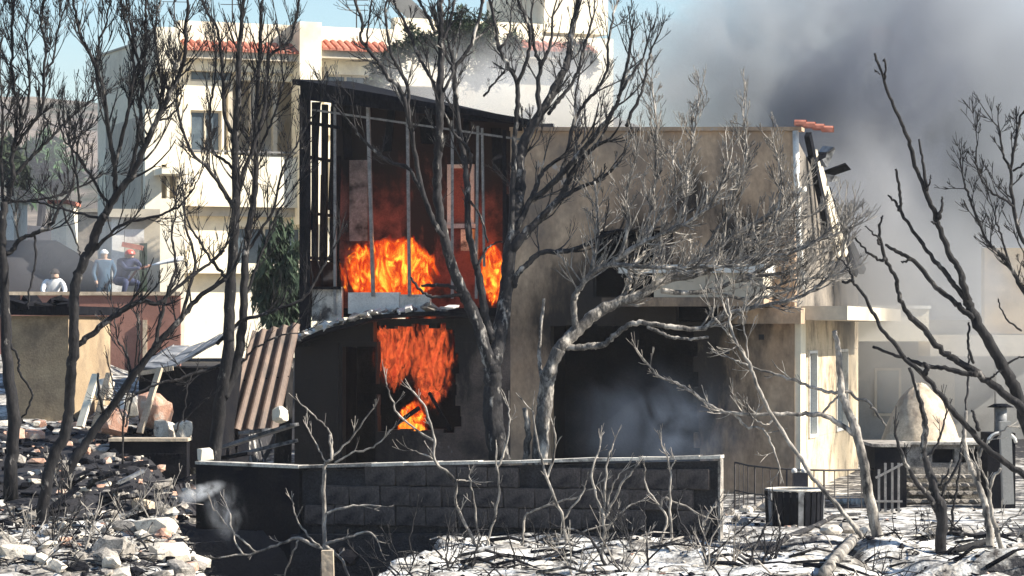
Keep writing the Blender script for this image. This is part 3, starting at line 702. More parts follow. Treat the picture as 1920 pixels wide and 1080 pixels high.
# terrace house with white pillar behind the people
TH = Frame((P(205,620,74).x, 74), 10)
th = empty('terrace_house', (TH.o.x, 74, 3), 'white pillar and flat slab of a terrace house behind the people at left', 'house')
def tb(name, x0, x1, y0, y1, m, va=0., vb=.3):
    a = TH.uz(x0,y1,va); b = TH.uz(x1,y0,va); mb = MB(); TH.box(mb, a[0], b[0], va, vb, a[1], b[1]); return mb.build(name, m, th)
tb('pillar', 210, 233, 408, 560, M['white'])
tb('slab', 205, 300, 392, 407, M['cream_grey'], -.2, 3)
tb('beam', 234, 270, 430, 456, M['white'], .02, .3)
tb('post', 262, 276, 456, 560, M['olive'], .05, .2)
tb('back_wall', 234, 300, 407, 570, M['cream_grey'], 1.5, 1.8)
mb = MB(); mb.bar(TH.W(TH.u(228),-.15,TH.z(228,458)), TH.W(TH.u(268),-.15,TH.z(268,466)), .12); mb.build('awning_bar', M['terracotta'], th)
# low far houses on the left slope
for i,(x0,x1,y0,y1,Y,m,lab) in enumerate(((96,124,382,418,95,'cream','small cream hut on the slope left of the white pillar'),
        (0,26,376,440,90,'white','white house corner at the left edge of the slope'),
        (128,196,398,410,100,'clay','long low tan terrace wall on the left slope'),)):
    a = P(x0,y1,Y); b = P(x1,y0,Y); t_ = empty('hillside_hut' if i<2 else 'terrace_wall', (a.x,Y,a.z), lab, 'hut' if i<2 else 'wall')
    mb = MB(); mb.box(a.x,b.x,Y,Y+2.5,a.z-2.5,b.z); mb.build('wall', M[m], t_)
    mb = MB(); mb.box(a.x-.1,b.x+.1,Y-.15,Y+2.6,b.z+.002,b.z+.12); mb.build('roof' if i<2 else 'coping', M['terracotta'] if i==0 else M['cream_grey'], t_)
# dark shed with a warped sheet roof
SH = Frame((P(250,620,47).x, 47), -6)
shd = empty('burnt_shed', (SH.o.x, 47, 1), 'dark burnt out shed with a warped pale roof sheet', 'shed')
mb = MB(); SH.box(mb, SH.u(252), SH.u(408), .3, 2.6, .6, SH.z(300,690)); mb.build('wall', M['soot'], shd)  # solid black box paints the dark open inside of the shed
pts = [(244,700),(270,690),(300,692),(330,684),(362,668),(392,650),(412,640)]
mb = MB()
for a,b in zip(pts[:-1],pts[1:]):
    ua,za = SH.uz(*a); ub,zb_ = SH.uz(*b)
    W_ = SH.W
    mb.hexa([W_(ua,-.1,za-.03),W_(ub,-.1,zb_-.03),W_(ub,2.2,zb_+.32),W_(ua,2.2,za+.3),W_(ua,-.1,za+.015),W_(ub,-.1,zb_+.015),W_(ub,2.2,zb_+.37),W_(ua,2.2,za+.35)])
mb.build('roof_sheet', M['grey_sheet'], shd)
mb = MB(); mb.bar(SH.W(SH.u(246),-.2,SH.z(246,703)), SH.W(SH.u(330),-.2,SH.z(330,690)), .05,.07); mb.build('roof_edge', M['clay'], shd)
# corrugated brown sheet leaning against the annex
co = empty('corrugated_panel', P(480,800,48.5), 'leaning brown corrugated sheet panel beside the dark annex', 'metal sheet')
TL, TR, BL, BR = P(474,622,49.3), P(562,606,49.3), P(420,806,48.2), P(520,806,48.2)
nrm = (TR-TL).cross(BL-TL).normalized()
if nrm.y > 0: nrm = -nrm
mb = MB(); n = 40; vs = []
for i in range(n+1):
    t = i/n; off = nrm*(.035*math.cos(t*2*math.pi*4.5))
    vs += [TL.lerp(TR,t)+off, BL.lerp(BR,t)+off]
mb.add(vs, [(2*i,2*i+2,2*i+3,2*i+1) for i in range(n)]); sh_ = mb.build('sheet', M['brown_sheet'], co)
sol = sh_.modifiers.new('thickness','SOLIDIFY'); sol.thickness = .012
mb = MB(); mb.bar(TL.lerp(BL,.5)-nrm*.05, TR.lerp(BR,.5)-nrm*.05, .06); mb.build('batten', M['char'], co)

# dark low terrace with rail left of the wall, and a second band
dk = empty('charred_terrace_wall', P(270,870,43.2), 'charred low terrace wall with a pale edge above the rubble', 'wall')
def qbox(mb, x0, x1, y0, y1, Y, dep): a = P(x0,y1,Y); b = P(x1,y0,Y); mb.box(a.x,b.x,Y,Y+dep,a.z,b.z)
mb = MB(); qbox(mb,205,350,828,905,43.2,.5); mb.build('wall', M['soot'], dk)
mb = MB(); qbox(mb,203,352,822,827.8,43.15,.6); mb.build('edge', M['clay'], dk)
mb = MB(); qbox(mb,200,347,850,854,43.17,.028); mb.build('ledge', M['char'], dk)
cb = empty('broken_concrete_corner', P(228,925,40.6), 'pale concrete corner block jutting from the black rubble', 'concrete block')
a = P(206,925,40.6)
me = block_mesh('concrete', M['clay'], .30, .45, .22, 3, .02, .012); place('concrete', me, cb, P(222,912,40.6), (0,.05,-.5))
pl = empty('cream_block', P(386,856,42.3), 'small bright cream block on the end of the dark wall coping', 'block')
place('block_body', block_mesh('block_body', M['cream'], .20, .2, .17, 9, .02, .01), pl, P(384,852,42.2), (0,0,.4))

# people beyond the red wall
def person(base, h, joints, edges, cols, label, facing=0, root=0):
    """joints: name -> (x,z,y,radius) in body heights; cols(z)->slot"""
    names = list(joints); e = empty('person', base, label, 'person')
    me = bpy.data.meshes.new('body')
    me.from_pydata([(joints[n][0]*h, joints[n][2]*h, joints[n][1]*h) for n in names], [(names.index(a),names.index(b)) for a,b in edges], [])
    o = bpy.data.objects.new('body_src', me); C.objects.link(o)
    sk_ = o.modifiers.new('skin','SKIN'); 
    for i,n in enumerate(names):
        sv = me.skin_vertices[0].data[i]; sv.radius = (joints[n][3]*h, joints[n][3]*h*(.8 if n in('chest','belly','hip') else 1)); sv.use_root = (i == root)
    sb = o.modifiers.new('s','SUBSURF'); sb.levels = 1; sb.render_levels = 1
    dg = bpy.context.evaluated_depsgraph_get(); nm = bpy.data.meshes.new_from_object(o.evaluated_get(dg))
    bpy.data.objects.remove(o)
    nm.name = 'body'
    for m in cols[0]: nm.materials.append(m)
    for p in nm.polygons: p.material_index = cols[1](p.center/h); p.use_smooth = True
    b = bpy.data.objects.new('body', nm); C.objects.link(b); b.parent = e
    e.rotation_euler.z = facing
    return e
stand = dict(hip=(0,.52,0,.085), belly=(0,.62,0,.085), chest=(0,.75,0,.10), neck=(0,.84,-.01,.035), head=(0,.895,-.02,.055), crown=(0,.955,-.015,.045),
    shl=(-.11,.80,0,.042), ell=(-.16,.64,-.03,.033), wrl=(-.13,.52,-.10,.024), hal=(-.12,.475,-.12,.022), shr=(.11,.80,0,.042), elr=(.16,.64,-.03,.033), wrr=(.12,.53,-.12,.024), har=(.11,.49,-.145,.022),
    hl=(-.06,.48,0,.065), kl=(-.065,.27,-.01,.045), al=(-.065,.05,.01,.03), fl=(-.07,.02,-.07,.026), hr=(.06,.48,0,.065), kr=(.065,.27,-.01,.045), ar=(.065,.05,.01,.03), fr=(.07,.02,-.07,.026))
edg = [('hip','belly'),('belly','chest'),('chest','neck'),('neck','head'),('head','crown'),('chest','shl'),('shl','ell'),('ell','wrl'),('wrl','hal'),('chest','shr'),('shr','elr'),('elr','wrr'),('wrr','har'),
    ('hip','hl'),('hl','kl'),('kl','al'),('al','fl'),('hip','hr'),('hr','kr'),('kr','ar'),('ar','fr')]
def gz_at(p): return gz(p.x, p.y)
pb = P(97,560,71); pz = CAMZ+(HOR-548)*71/F-1.10
bend = dict(stand); bend.update(chest=(.03,.74,-.08,.10), neck=(.03,.83,-.13,.035), head=(.035,.875,-.17,.055), crown=(.035,.93,-.18,.045), shl=(-.09,.80,-.09,.042), shr=(.14,.79,-.09,.042), ell=(-.14,.66,-.2,.033), wrl=(-.08,.56,-.27,.024), hal=(-.06,.53,-.3,.022), elr=(.18,.66,-.2,.033), wrr=(.13,.57,-.28,.024), har=(.11,.54,-.31,.022))
e = person((pb.x,71,pz), 1.72, bend, edg, ([M['whiteshirt'],M['skin'],M['navycloth']], lambda c: 2 if c.z < .54 else (1 if (c.z > .835 or (abs(c.x) > .09 and c.z < .6 and c.y < -.2)) else 0)), 'person in white shirt with dark hair bending behind the red wall', .2)
bm = bmesh.new(); bmesh.ops.create_icosphere(bm, subdivisions=2, radius=.125)
for v in bm.verts: v.co = Vector((v.co.x*.95+.06, v.co.y-.27, max(v.co.z,-.02)*.9+1.56))
hm_ = bpy.data.meshes.new('hair'); bm.to_mesh(hm_); bm.free(); hm_.materials.append(M['hair']); ha = bpy.data.objects.new('hair', hm_); C.objects.link(ha); ha.parent = e
pb = P(195,560,72.8); pz = CAMZ+(HOR-464)*72.8/F-1.75
e = person((pb.x,72.8,pz), 1.74, stand, edg, ([M['bluecloth'],M['skin'],M['bluecloth']], lambda c: 1 if (c.z > .83 or (c.z < .53 and c.z > .45 and abs(c.x) > .09)) else 0), 'person in blue overalls standing beside the white pillar', .3)
bm = bmesh.new(); bmesh.ops.create_icosphere(bm, subdivisions=2, radius=.12)
for v in bm.verts: v.co = Vector((v.co.x*.9, v.co.y-.02, max(v.co.z,0)*.9+1.60))
hm_ = bpy.data.meshes.new('cap'); bm.to_mesh(hm_); bm.free(); hm_.materials.append(M['whiteshirt']); ha = bpy.data.objects.new('cap', hm_); C.objects.link(ha); ha.parent = e
crouch = dict(stand); crouch.update(hip=(-.08,.25,.03,.09), belly=(-.05,.34,.0,.09), chest=(0,.46,-.03,.105), neck=(.03,.54,-.05,.036), head=(.045,.585,-.06,.055), crown=(.05,.64,-.06,.045),
    shl=(-.10,.50,-.05,.045), ell=(.02,.38,-.17,.036), wrl=(.17,.40,-.2,.026), hal=(.21,.41,-.2,.024), shr=(.12,.51,0,.045), elr=(.22,.40,-.08,.036), wrr=(.30,.43,-.15,.026), har=(.34,.44,-.17,.024),
    hl=(-.14,.23,0,.07), kl=(.02,.22,-.2,.05), al=(-.03,.04,-.18,.032), fl=(.04,.015,-.2,.026), hr=(-.02,.22,.07,.07), kr=(.17,.2,.05,.05), ar=(.09,.04,.08,.032), fr=(.17,.015,.07,.026))
pb = P(238,560,71); pz = CAMZ+(HOR-550)*71/F-.10
e = person((pb.x,71,pz), 1.75, crouch, edg, ([M['navycloth'],M['skin']], lambda c: 1 if (c.z > .545 and c.x < .1) or c.x > .30 else 0), 'crouching person in navy workwear and red helmet aiming a hose', 0)
bm = bmesh.new(); bmesh.ops.create_icosphere(bm, subdivisions=2, radius=.135)
for v in bm.verts: v.co = Vector((v.co.x+.085, v.co.y*1.1-.105, max(v.co.z,-.01)*.9+1.045))
hm_ = bpy.data.meshes.new('helmet'); bm.to_mesh(hm_); bm.free(); hm_.materials.append(M['redpaint']); ha = bpy.data.objects.new('helmet', hm_); C.objects.link(ha); ha.parent = e
noz = Vector((pb.x+.62, 70.7, pz+.77))
mb = MB(); hp = [noz, noz-Vector((.35,-.05,.10)), noz-Vector((.6,-.1,.45)), noz-Vector((.75,-.1,.72)), noz-Vector((1.3,-.1,.76))]
mb.tube(hp, [.025,.03,.03,.03,.03], 8); tag(mb.build('fire_hose', M['hose'], None, True, origin=hp[-1]), 'hose held by the crouching person in the red helmet', 'hose')
M['water'] = mat('white_water_jet', [(.78,.8,.82),(.85,.86,.87)], bump=0, fine=.05, rough=.4)
mb = MB(); jt = [noz+Vector((.02+.52*t*3.4, .3*t, .52*t-.25*t*t)) for t in np.linspace(0,.42,6)]
mb.tube(jt, [.025,.035,.045,.055,.065,.05], 8); tag(mb.build('water_jet', M['water'], None, True, origin=jt[0]), 'white jet of water spraying right from the hose', 'water jet')
# timber and clutter beside the wall people
# ------------------------------------------------------------------ rubble on the left bank
def surf(px, py, x=None):
    """point where the view ray of a pixel meets the ground"""
    for i in range(900):
        Y = 29+i*.05; p = P(px,py,Y)
        if p.z <= gz(p.x,p.y): return p
    return P(px,py,45)
rk = {k:[rock_mesh('rubble_chunk', M[k], 30+i+len(k), 1 if i < 2 else 2, .45, .75, i != 3) for i in range(4)] for k in ('pale_rubble','pink_rubble','stone')}
spots_ = [(292,770,.42,'pink_rubble','pink-tan lump of broken masonry in front of the burnt shed',46),(240,760,.3,'pale_rubble','white broken slab leaning left of the pink masonry lump',45.5),(215,790,.34,'pink_rubble','pink brick lump beside the leaning dark trunk',44.8),
  (195,730,.25,'pale_rubble','pale chunk at the top of the rubble behind the dark trunk',46),(310,810,.28,'pale_rubble','flat pale chunk below the pink masonry lump',45),(345,806,.22,'pale_rubble','cream chunk at the right end of the debris row',44.8),
  (30,820,.22,'pink_rubble','broken brick piece under the tan outbuilding',45),(65,826,.26,'pink_rubble','red brick heap piece at the foot of the tan wall',45.2),
  (525,778,.2,'cream','sunlit cream stone lying in the dark yard beside the annex',47.5)]
for i,(px,py,s_,k,lab,Y) in enumerate(spots_):
    me = rock_mesh('rubble_chunk', M[k], 300+i, 2, .5, .9); p = P(px,py,Y)
    place('rubble_chunk', me, None, p, (R.uniform(-.3,.3),R.uniform(-.3,.3),R.uniform(0,6)), (s_*1.6,s_*1.3,s_*1.9), label=lab, cat='rubble')
for o in list(C.objects):
    if o.name.startswith('rubble_chunk') and 'cat' in o: pass
# chunks scattered on the near bank
cnt = 0
for i in range(85):
    px = R.uniform(-10,395); py = R.uniform(905,1085)
    p = surf(px,py)
    if p.x > xb(p.y)+.15 or (px < 200 and R.random() < .6): continue
    k = R.choices(['pale_rubble','stone','pink_rubble'],[.3,.6,.1])[0]; s_ = R.choice([.12,.16,.2,.26,.34])*R.uniform(.8,1.2)
    place('rubble_chunk', R.choice(rk[k]), None, p+Vector((0,0,s_*.12)), (R.uniform(-.6,.6),R.uniform(-.6,.6),R.uniform(0,6)), (s_*R.uniform(.9,1.6),s_,s_*R.uniform(.6,1.1)),
          label='broken masonry chunk on the ash grey rubble bank at lower left', cat='rubble', group='broken chunks on the rubble bank'); cnt += 1
for i,(px,py,s_,k,lab) in enumerate(((292,1000,.42,'pale_rubble','large pale boulder like masonry lump on the crest of the rubble bank'),(215,1040,.46,'stone','large grey masonry lump at the bottom of the rubble bank'),(318,1046,.40,'pale_rubble','pale split block at the lower right end of the rubble bank'),
   (268,955,.3,'clay','tan block on the rubble shoulder above the ditch'),(340,1075,.3,'stone','grey block at the bottom edge beside the ditch'),(30,1050,.4,'pale_rubble','pale ash covered block in the bottom left corner'))):
    p = surf(px,py); me = rock_mesh('masonry_lump', M[k], 800+i, 2, .5, .8)
    place('masonry_lump', me, None, p+Vector((0,0,s_*.15)), (R.uniform(-.3,.3),R.uniform(-.3,.3),R.uniform(0,6)), (s_*1.5,s_*1.1,s_), label=lab, cat='rubble')
# small debris as one mass
mb = MB()
ico = bmesh.new(); bmesh.ops.create_icosphere(ico, subdivisions=1, radius=1)
icv = [v.co.copy() for v in ico.verts]; icf = [tuple(v.index for v in f.verts) for f in ico.faces]; ico.free()
def shard(p, s_):
    rot = Matrix.Rotation(R.uniform(0,6.28),3,'Z') @ Matrix.Rotation(R.uniform(-.7,.7),3,'X'); sx,sy,sz = R.uniform(.7,1.6),R.uniform(.5,1.1),R.uniform(.25,.7)
    lim = R.uniform(.5,.8)
    vs = []
    for v in icv:
        q = Vector([max(-lim,min(lim,c*R.uniform(.75,1.2))) for c in v])
        vs.append(p+rot @ Vector((q.x*sx,q.y*sy,q.z*sz))*s_+Vector((0,0,sz*s_*.25)))
    mb.add(vs, icf, R.choice([0,1,1,2,2,2,2,2,3]))
for i in range(1100):
    x = R.uniform(-8.5,-3.6); y = R.uniform(32,47)
    if x > xb(y)+.1: continue
    shard(Vector((x,y,gz(x,y))), R.choice([.03,.04,.05,.08,.13])*R.uniform(.8,1.3))
for i in range(700):
    x = R.uniform(-1.5,7.5); y = R.uniform(32.5,46)
    if abs(wall_v(x,y)) < .5 and x < 3: continue
    if x < xr(y): continue
    shard(Vector((x,y,gz(x,y))), R.uniform(.02,.07))
for i in range(350):
    x = R.uniform(-7.6,-2.6); y = R.uniform(41.6,48)
    shard(Vector((x,y,gz(x,y))), R.uniform(.05,.16))
mb.build('rubble', [M['pale_rubble'],M['stone'],M['char'],M['pink_rubble']], None, kind='stuff')
# charred beams and planks lying about on the left
def lying(name, a, b, w_, h_, m, label, cat, group=None):
    mb = MB(); mb.bar(a, b, w_, h_); o = mb.build(name, m, None, origin=(Vector(a)+Vector(b))/2); return tag(o, label, cat, group)
for (x0,y0,x1,y1,Y,w_,m,lab) in ((395,862,470,850,44,.16,'char','charred plank behind the left end of the coping'),(420,838,552,796,46,.35,'grey_sheet','wide grey fallen sheet in front of the corrugated panel'),
    (430,856,556,826,45.4,.12,'grey_sheet','narrow pale strip of fallen sheet near the dark annex'),(455,812,500,806,46.2,.2,'grey_sheet','short grey sheet piece at the foot of the corrugated panel'),
    (300,690,262,812,45.2,.10,'clay','pale slat leaning in the debris beside the shed'),(404,880,330,905,42.6,.08,'char','charred stick across the rubble edge'),
    (232,735,226,806,45.4,.07,'white','narrow white post standing in the debris heap'),(180,702,150,800,45.0,.12,'cream','tall leaning pale board beside the dark trunk'),(205,700,175,810,45.1,.1,'clay','second leaning tan board right of the pale board'),
    (262,985,236,1010,38.2,.16,'clay','short tan timber standing on the rubble crest'),(222,990,205,968,38.6,.22,'pale_rubble','striped pale slab propped on the rubble crest')):
    lying('debris_board', P(x0,y0,Y), P(x1,y1,Y-.4), w_, .05, M[m], lab, 'board')
for i in range(26):
    px = R.uniform(-5,370); py = R.uniform(872,985); p = surf(px,py)
    if p.x > xb(p.y)-.1: continue
    an = R.uniform(-1.2,1.2); l = R.uniform(.25,.8); q = p+Vector((math.cos(an)*l,math.sin(an)*l*.6,0)); q.z = gz(q.x,q.y)+R.uniform(.02,.28)
    lying('charred_board', p+Vector((0,0,.03)), q, R.uniform(.05,.16), R.uniform(.02,.05), M[R.choice(['char','char','char','grey_sheet','bark'])], 'charred board lying in the black debris of the left bank', 'board', 'charred boards on the left bank')
for i in range(7):
    px = R.uniform(400,545); Y = R.uniform(44.5,47.5); p = P(px,860,Y); p.z = .05+.12*i/3
    an = R.uniform(-.6,.6); l = R.uniform(.4,1.0); q = p+Vector((math.cos(an)*l,math.sin(an)*l*.5,R.uniform(-.05,.35)))
    lying('fallen_sheet', p, q, R.uniform(.12,.35), .015, M[R.choice(['grey_sheet','grey_sheet','char'])], 'buckled sheet in the dark yard behind the left end of the wall', 'metal sheet', 'buckled sheets in the dark yard')
# ------------------------------------------------------------------ right side yard
# thin iron railing, curved
rl = empty('iron_railing', P(1380,940,46), 'thin rusty iron railing in front of the sunlit house corner', 'railing')
rp = [(1378,867,46.5),(1404,873,46.2),(1450,878,45.9),(1500,881,45.8),(1560,882,45.9),(1640,880,46.3)]
mb = MB(); mb.tube([P(*p) for p in rp], [.016]*6, 6); mb.build('handrail', M['iron'], rl, True)
mb = MB(); mb.tube([P(x,y+52,Y) for x,y,Y in rp], [.012]*6, 6); mb.build('lower_rail', M['iron'], rl, True)
for i in range(17):
    t = i/16*5; k = min(4,int(t)); f = t-k; a = [lerp(rp[k][j],rp[k+1][j],f) for j in range(3)]
    top = P(*a); mb = MB(); mb.tube([top, Vector((top.x,top.y,gz(top.x,top.y)-.05))], [.009 if i%4 else .016]*2, 5); mb.build('baluster' if i%4 else 'post', M['iron'], rl)
# burnt slatted planter
pc = P(1490,968,42.5); pl_ = empty('burnt_planter', (pc.x,42.5,gz(pc.x,42.5)), 'round burnt slatted planter with a pale rim in the ash yard', 'planter')
zr_ = CAMZ+(HOR-918)*42.5/F; z0_ = gz(pc.x,42.5)
for i in range(26):
    an = 2*math.pi*i/26; c_ = Vector((pc.x+.40*math.cos(an), 42.5+.40*math.sin(an), 0))
    mb = MB(); mb.bar(c_+Vector((0,0,z0_)), c_+Vector((.02*math.cos(an),.02*math.sin(an),zr_-z0_+z0_)), .075,.03, up=Vector((math.cos(an),math.sin(an),0))); mb.build('slat', M['grey_sheet'] if i%5==0 else M['char'], pl_)
mb = MB(); mb.tube([Vector((pc.x+.42*math.cos(a),42.5+.42*math.sin(a),zr_)) for a in np.linspace(0,2*math.pi,25)], [.022]*25, 6); mb.build('rim', M['sooty_white'], pl_, True)
mb = MB(); mb.tube([Vector((pc.x,42.5,z0_)),Vector((pc.x,42.5,zr_-.1))],[.37,.38],16); mb.build('soil', M['soot'], pl_)
bxp = P(1500,912,44.2); bx = empty('black_box', bxp, 'small black box topped by two white knobs behind the planter', 'box')
mb = MB(); a = P(1487,913,44.2); b = P(1514,886,44.2); mb.box(a.x,b.x,44.1,44.3,a.z,b.z); mb.build('body', M['black'], bx)
mb = MB(); mb.box(bxp.x-.03,bxp.x+.03,44.17,44.23,gz(bxp.x,44.2)-.05,a.z-.001); mb.build('stand', M['iron'], bx)
for px in (1489,1507):
    bm = bmesh.new(); bmesh.ops.create_icosphere(bm, subdivisions=2, radius=.045); me = bpy.data.meshes.new('knob'); bm.to_mesh(me); bm.free(); me.materials.append(M['white']); place('knob', me, bx, P(px,883,44.2))
for i,px in enumerate((1572,1588,1600,1614)):
    p = surf(px,946); me = rock_mesh('edging_stone', M['white'], 400+i, 2, .25, .8, False)
    place('edging_stone', me, None, p+Vector((0,0,.05)), (0,0,i), (.17,.16,.2), label='white edging stone in the short row right of the planter', cat='stone', group='white edging stones')
# barred gate in front of a dark gap
gt = empty('barred_gate', P(1668,950,45), 'pale barred gate standing before a dark gap', 'gate')
for px in (1648,1660,1673,1685):
    mb = MB(); a = P(px,952,45); b = P(px,868 if px>1650 else 880,45); a.z = min(a.z, gz(a.x,45)); mb.bar(a,b,.035); mb.build('bar', M['paleiron'], gt)
mb = MB(); mb.bar(P(1642,896,44.97), P(1696,868,44.97), .07,.03); mb.bar(P(1642,940,44.97),P(1692,940,44.97),.035,.03); mb.build('rail', M['paleiron'], gt)
db = empty('dark_gap', P(1668,960,46.2), 'soot black lean-to behind the barred gate', 'shed')  # black box added to paint the shade in the gap behind the bars
mb = MB(); a = P(1640,960,46.2); b = P(1700,838,46.2); mb.box(a.x,b.x,46.2,47.8,0,b.z); mb.build('wall', M['soot'], db)
mb = MB(); mb.box(a.x-.05,b.x+.05,46.1,47.9,b.z+.002,b.z+.05); mb.build('roof', M['stone'], db)
# masonry oven: stone base with dark mouths, pale dome
ovx = P(1738,960,47.5); ov = empty('outdoor_oven', (ovx.x,47.5,0), 'pale clay dome of an outdoor oven on a dark stone base at right', 'oven')
mb = MB(); prof = [(0,0),(.02,.0)]; nseg = 28
zb0 = CAMZ+(HOR-832)*47.5/F; rad = (1812-1664)/2*47.5/F; top_ = CAMZ+(HOR-722)*47.5/F-zb0
rings = [(1,0),(.97,.07),(.86,.28),(.70,.52),(.52,.74),(.34,.89),(.16,.975),(.03,1)]
vs = []; fs = []
for k,(r_,h_) in enumerate(rings):
    for j in range(nseg):
        an = 2*math.pi*j/nseg; q = 1+.06*fb(math.cos(an)*2+k*.3,math.sin(an)*2,1.3)
        vs.append((ovx.x+rad*r_*q*math.cos(an), 48.3+rad*r_*q*math.sin(an), zb0+top_*h_*q))
for k in range(len(rings)-1):
    for j in range(nseg): fs.append((k*nseg+j,k*nseg+(j+1)%nseg,(k+1)*nseg+(j+1)%nseg,(k+1)*nseg+j))
fs.append(tuple(range((len(rings)-1)*nseg,len(rings)*nseg))); mb.add(vs,fs); mb.build('dome', M['clay'], ov, True)
Fo = Frame((P(1700,620,47.4).x,47.4),0)
oh = [(Fo.u(1748),Fo.u(1790),Fo.z(1760,868),Fo.z(1760,842)),(Fo.u(1800),Fo.u(1838),Fo.z(1760,868),Fo.z(1760,842))]
mb = MB(); Fo.panel(mb, 0, Fo.u(1850), -.1, zb0-.01, oh, 0, .3); Fo.box(mb, 0, Fo.u(1850), .31, 1.9, -.1, zb0-.02); mb.build('base', M['stone'], ov)
mb = MB(); Fo.box(mb, -.05, Fo.u(1856), -.08, 1.95, zb0-.009, zb0+.03); mb.build('ledge', M['sooty_white'], ov)
for h_ in oh:
    mb = MB(); Fo.box(mb, h_[0]+.002, h_[1]-.002, .2, .305, h_[2]+.002, h_[3]-.002); mb.build('mouth', M['soot'], ov)
for i in range(40):   # dry stones piled against the oven base
    row = i//10; px = lerp(1702,1850,(i%10+.5*(row%2))/10); me = rock_mesh('stone', M['stone'], 500+i%7, 1, .35, .6)
    p = Fo.W(Fo.u(px), -.12-.06*(3-row)/3, .06+row*.13); place('stone', me, ov, p, (0,0,R.uniform(-.4,.4)), (.26,.2,.2))
# burnt barbecue with a hooded chimney at the right edge
bq = empty('burnt_barbecue', P(1880,950,46), 'scorched barbecue with arched black mouth and grey flue at the right edge', 'barbecue')
Fq = Frame((P(1838,620,46).x,46),0)
mb = MB(); qx0, qx1 = Fq.u(1852), Fq.u(1904)
mb = MB(); Fq.box(mb, qx0, qx1, 0, .7, -.1, Fq.z(1870,812)); mb.build('body', M['soot'], bq)
arch = [Fq.W(lerp(qx0,qx1,.5)+.22*math.cos(a), -.02, Fq.z(1870,830)+.16*math.sin(a)) for a in np.linspace(0,math.pi,9)]
mb = MB(); mb.tube(arch, [.028]*9, 6); mb.build('arch', M['white'], bq, True)
mb = MB(); mb.tube([Fq.W(Fq.u(1884),.4,Fq.z(1870,811)),Fq.W(Fq.u(1884),.4,Fq.z(1870,765))],[.10,.10],12); mb.build('flue', M['grey_sheet'], bq, True)
mb = MB(); mb.tube([Fq.W(Fq.u(1884),.4,Fq.z(1870,765)),Fq.W(Fq.u(1884),.4,Fq.z(1870,758))],[.22,.1],12); mb.build('hood', M['char'], bq, True)
lying('charred_post', P(1890,945,43.5), P(1884,790,43.5), .16, .16, M['greywall'], 'grey post standing beside the burnt barbecue', 'post')
# fallen logs in the ash, and stumps
logs = [([(1440,1040),(1475,1012),(1530,990),(1562,972),(1612,966)],[10,11,10,9,6],'ashbark','long fallen branch lying over the ash mound below the planter'),
  ([(1545,1085),(1572,1050),(1598,1022),(1610,1010)],[24,23,20,17],'palebark','thick cut log leaning in the ash at bottom right'),
  ([(1505,948),(1520,962),(1537,978)],[9,9,8],'palebark','short pale stick beside the planter'),
  ([(1412,958),(1430,945),(1448,936)],[10,10,9],'palebark','grey bent stick left of the planter'),
  ([(765,1003),(830,1000),(905,998),(990,998)],[6,7,6,4],'ashbark','thin pale branch lying along the footing of the block wall'),
  ([(1040,1008),(1120,990),(1230,985),(1330,972)],[7,8,8,5],'bark','dark branch lying along the ash edge under the wall'),
  ([(1690,1030),(1730,1012),(1790,1004),(1850,1010)],[10,10,9,7],'bark','dark charred log across the white ash at right'),
  ([(1780,1040),(1840,1022),(1925,1000)],[12,12,10],'bark','charred log near the right edge of the ash'),
  ([(880,1062),(940,1044),(1000,1052),(1065,1035)],[8,8,8,6],'ashbark','curved fallen branch in the ash at bottom centre')]
for pts,wd,m,lab in logs:
    ps = []; rs = []
    for (x,y),w_ in zip(pts,wd):
        p = surf(x,y); r_ = w_*p.y/F/2; ps.append(p+Vector((0,0,r_*.8))); rs.append(r_)
    mb = MB(); mb.tube(ps, rs, 8); tag(mb.build('fallen_branch', M[m], None, True, origin=ps[0]), lab, 'branch')
for i in range(26):
    px = R.uniform(760,1900); py = R.uniform(1000,1080); p = surf(px,py)
    if p.y > 39: continue
    an = R.uniform(-.5,.5); l = R.uniform(.3,.9); q = p+Vector((math.cos(an)*l,math.sin(an)*l,0)); q.z = gz(q.x,q.y); mid = (p+q)/2+Vector((0,0,R.uniform(.03,.12)))
    r_ = R.uniform(.012,.03); mb = MB(); mb.tube([p+Vector((0,0,r_)),mid,q+Vector((0,0,r_))],[r_,r_*.9,r_*.5],5)
    tag(mb.build('burnt_stick', M[R.choice(['bark','ashbark','char'])], None, True, origin=p), 'short burnt stick lying in the white ash', 'stick', 'burnt sticks in the ash')
for i,(px,py,s_,m,lab) in enumerate(((1452,958,.34,'stone','grey boulder half buried left of the planter'),(1590,998,.3,'stone','dark topped boulder in the ash right of the long fallen branch'),(1400,960,.2,'pale_rubble','pale stone at the foot of the house wall near the railing'),
    (1560,1000,.24,'pale_rubble','rounded pale stone between the two fallen logs'),(668,1052,.55,'soot','large charred drum shaped lump in the dark ditch'),(1630,1005,.3,'pale_rubble','pale stone beside the pale leaning trunk'))):
    p = surf(px,py); me = rock_mesh('boulder', M[m], 600+i, 2, .3, .8, False); place('boulder', me, None, p+Vector((0,0,s_*.15)), (0,0,i), (s_*1.4,s_,s_*.9), label=lab, cat='boulder')
for i in range(24):
    px = R.uniform(1000,1420); p = surf(px, R.uniform(965,1000)); me = rk['stone'][i%4]; s_ = R.uniform(.08,.2)
    place('wall_stone', me, None, p+Vector((0,0,s_*.2)), (R.random(),R.random(),R.random()*6), (s_*1.5,s_,s_), label='grey stone in the scatter along the foot of the block wall', cat='stone', group='stones along the block wall')
lying('tan_post', P(616,1100,37.6), P(614,1032,37.6), .17, .15, M['clay'], 'broken tan post in the ditch under the dead shrub', 'post')

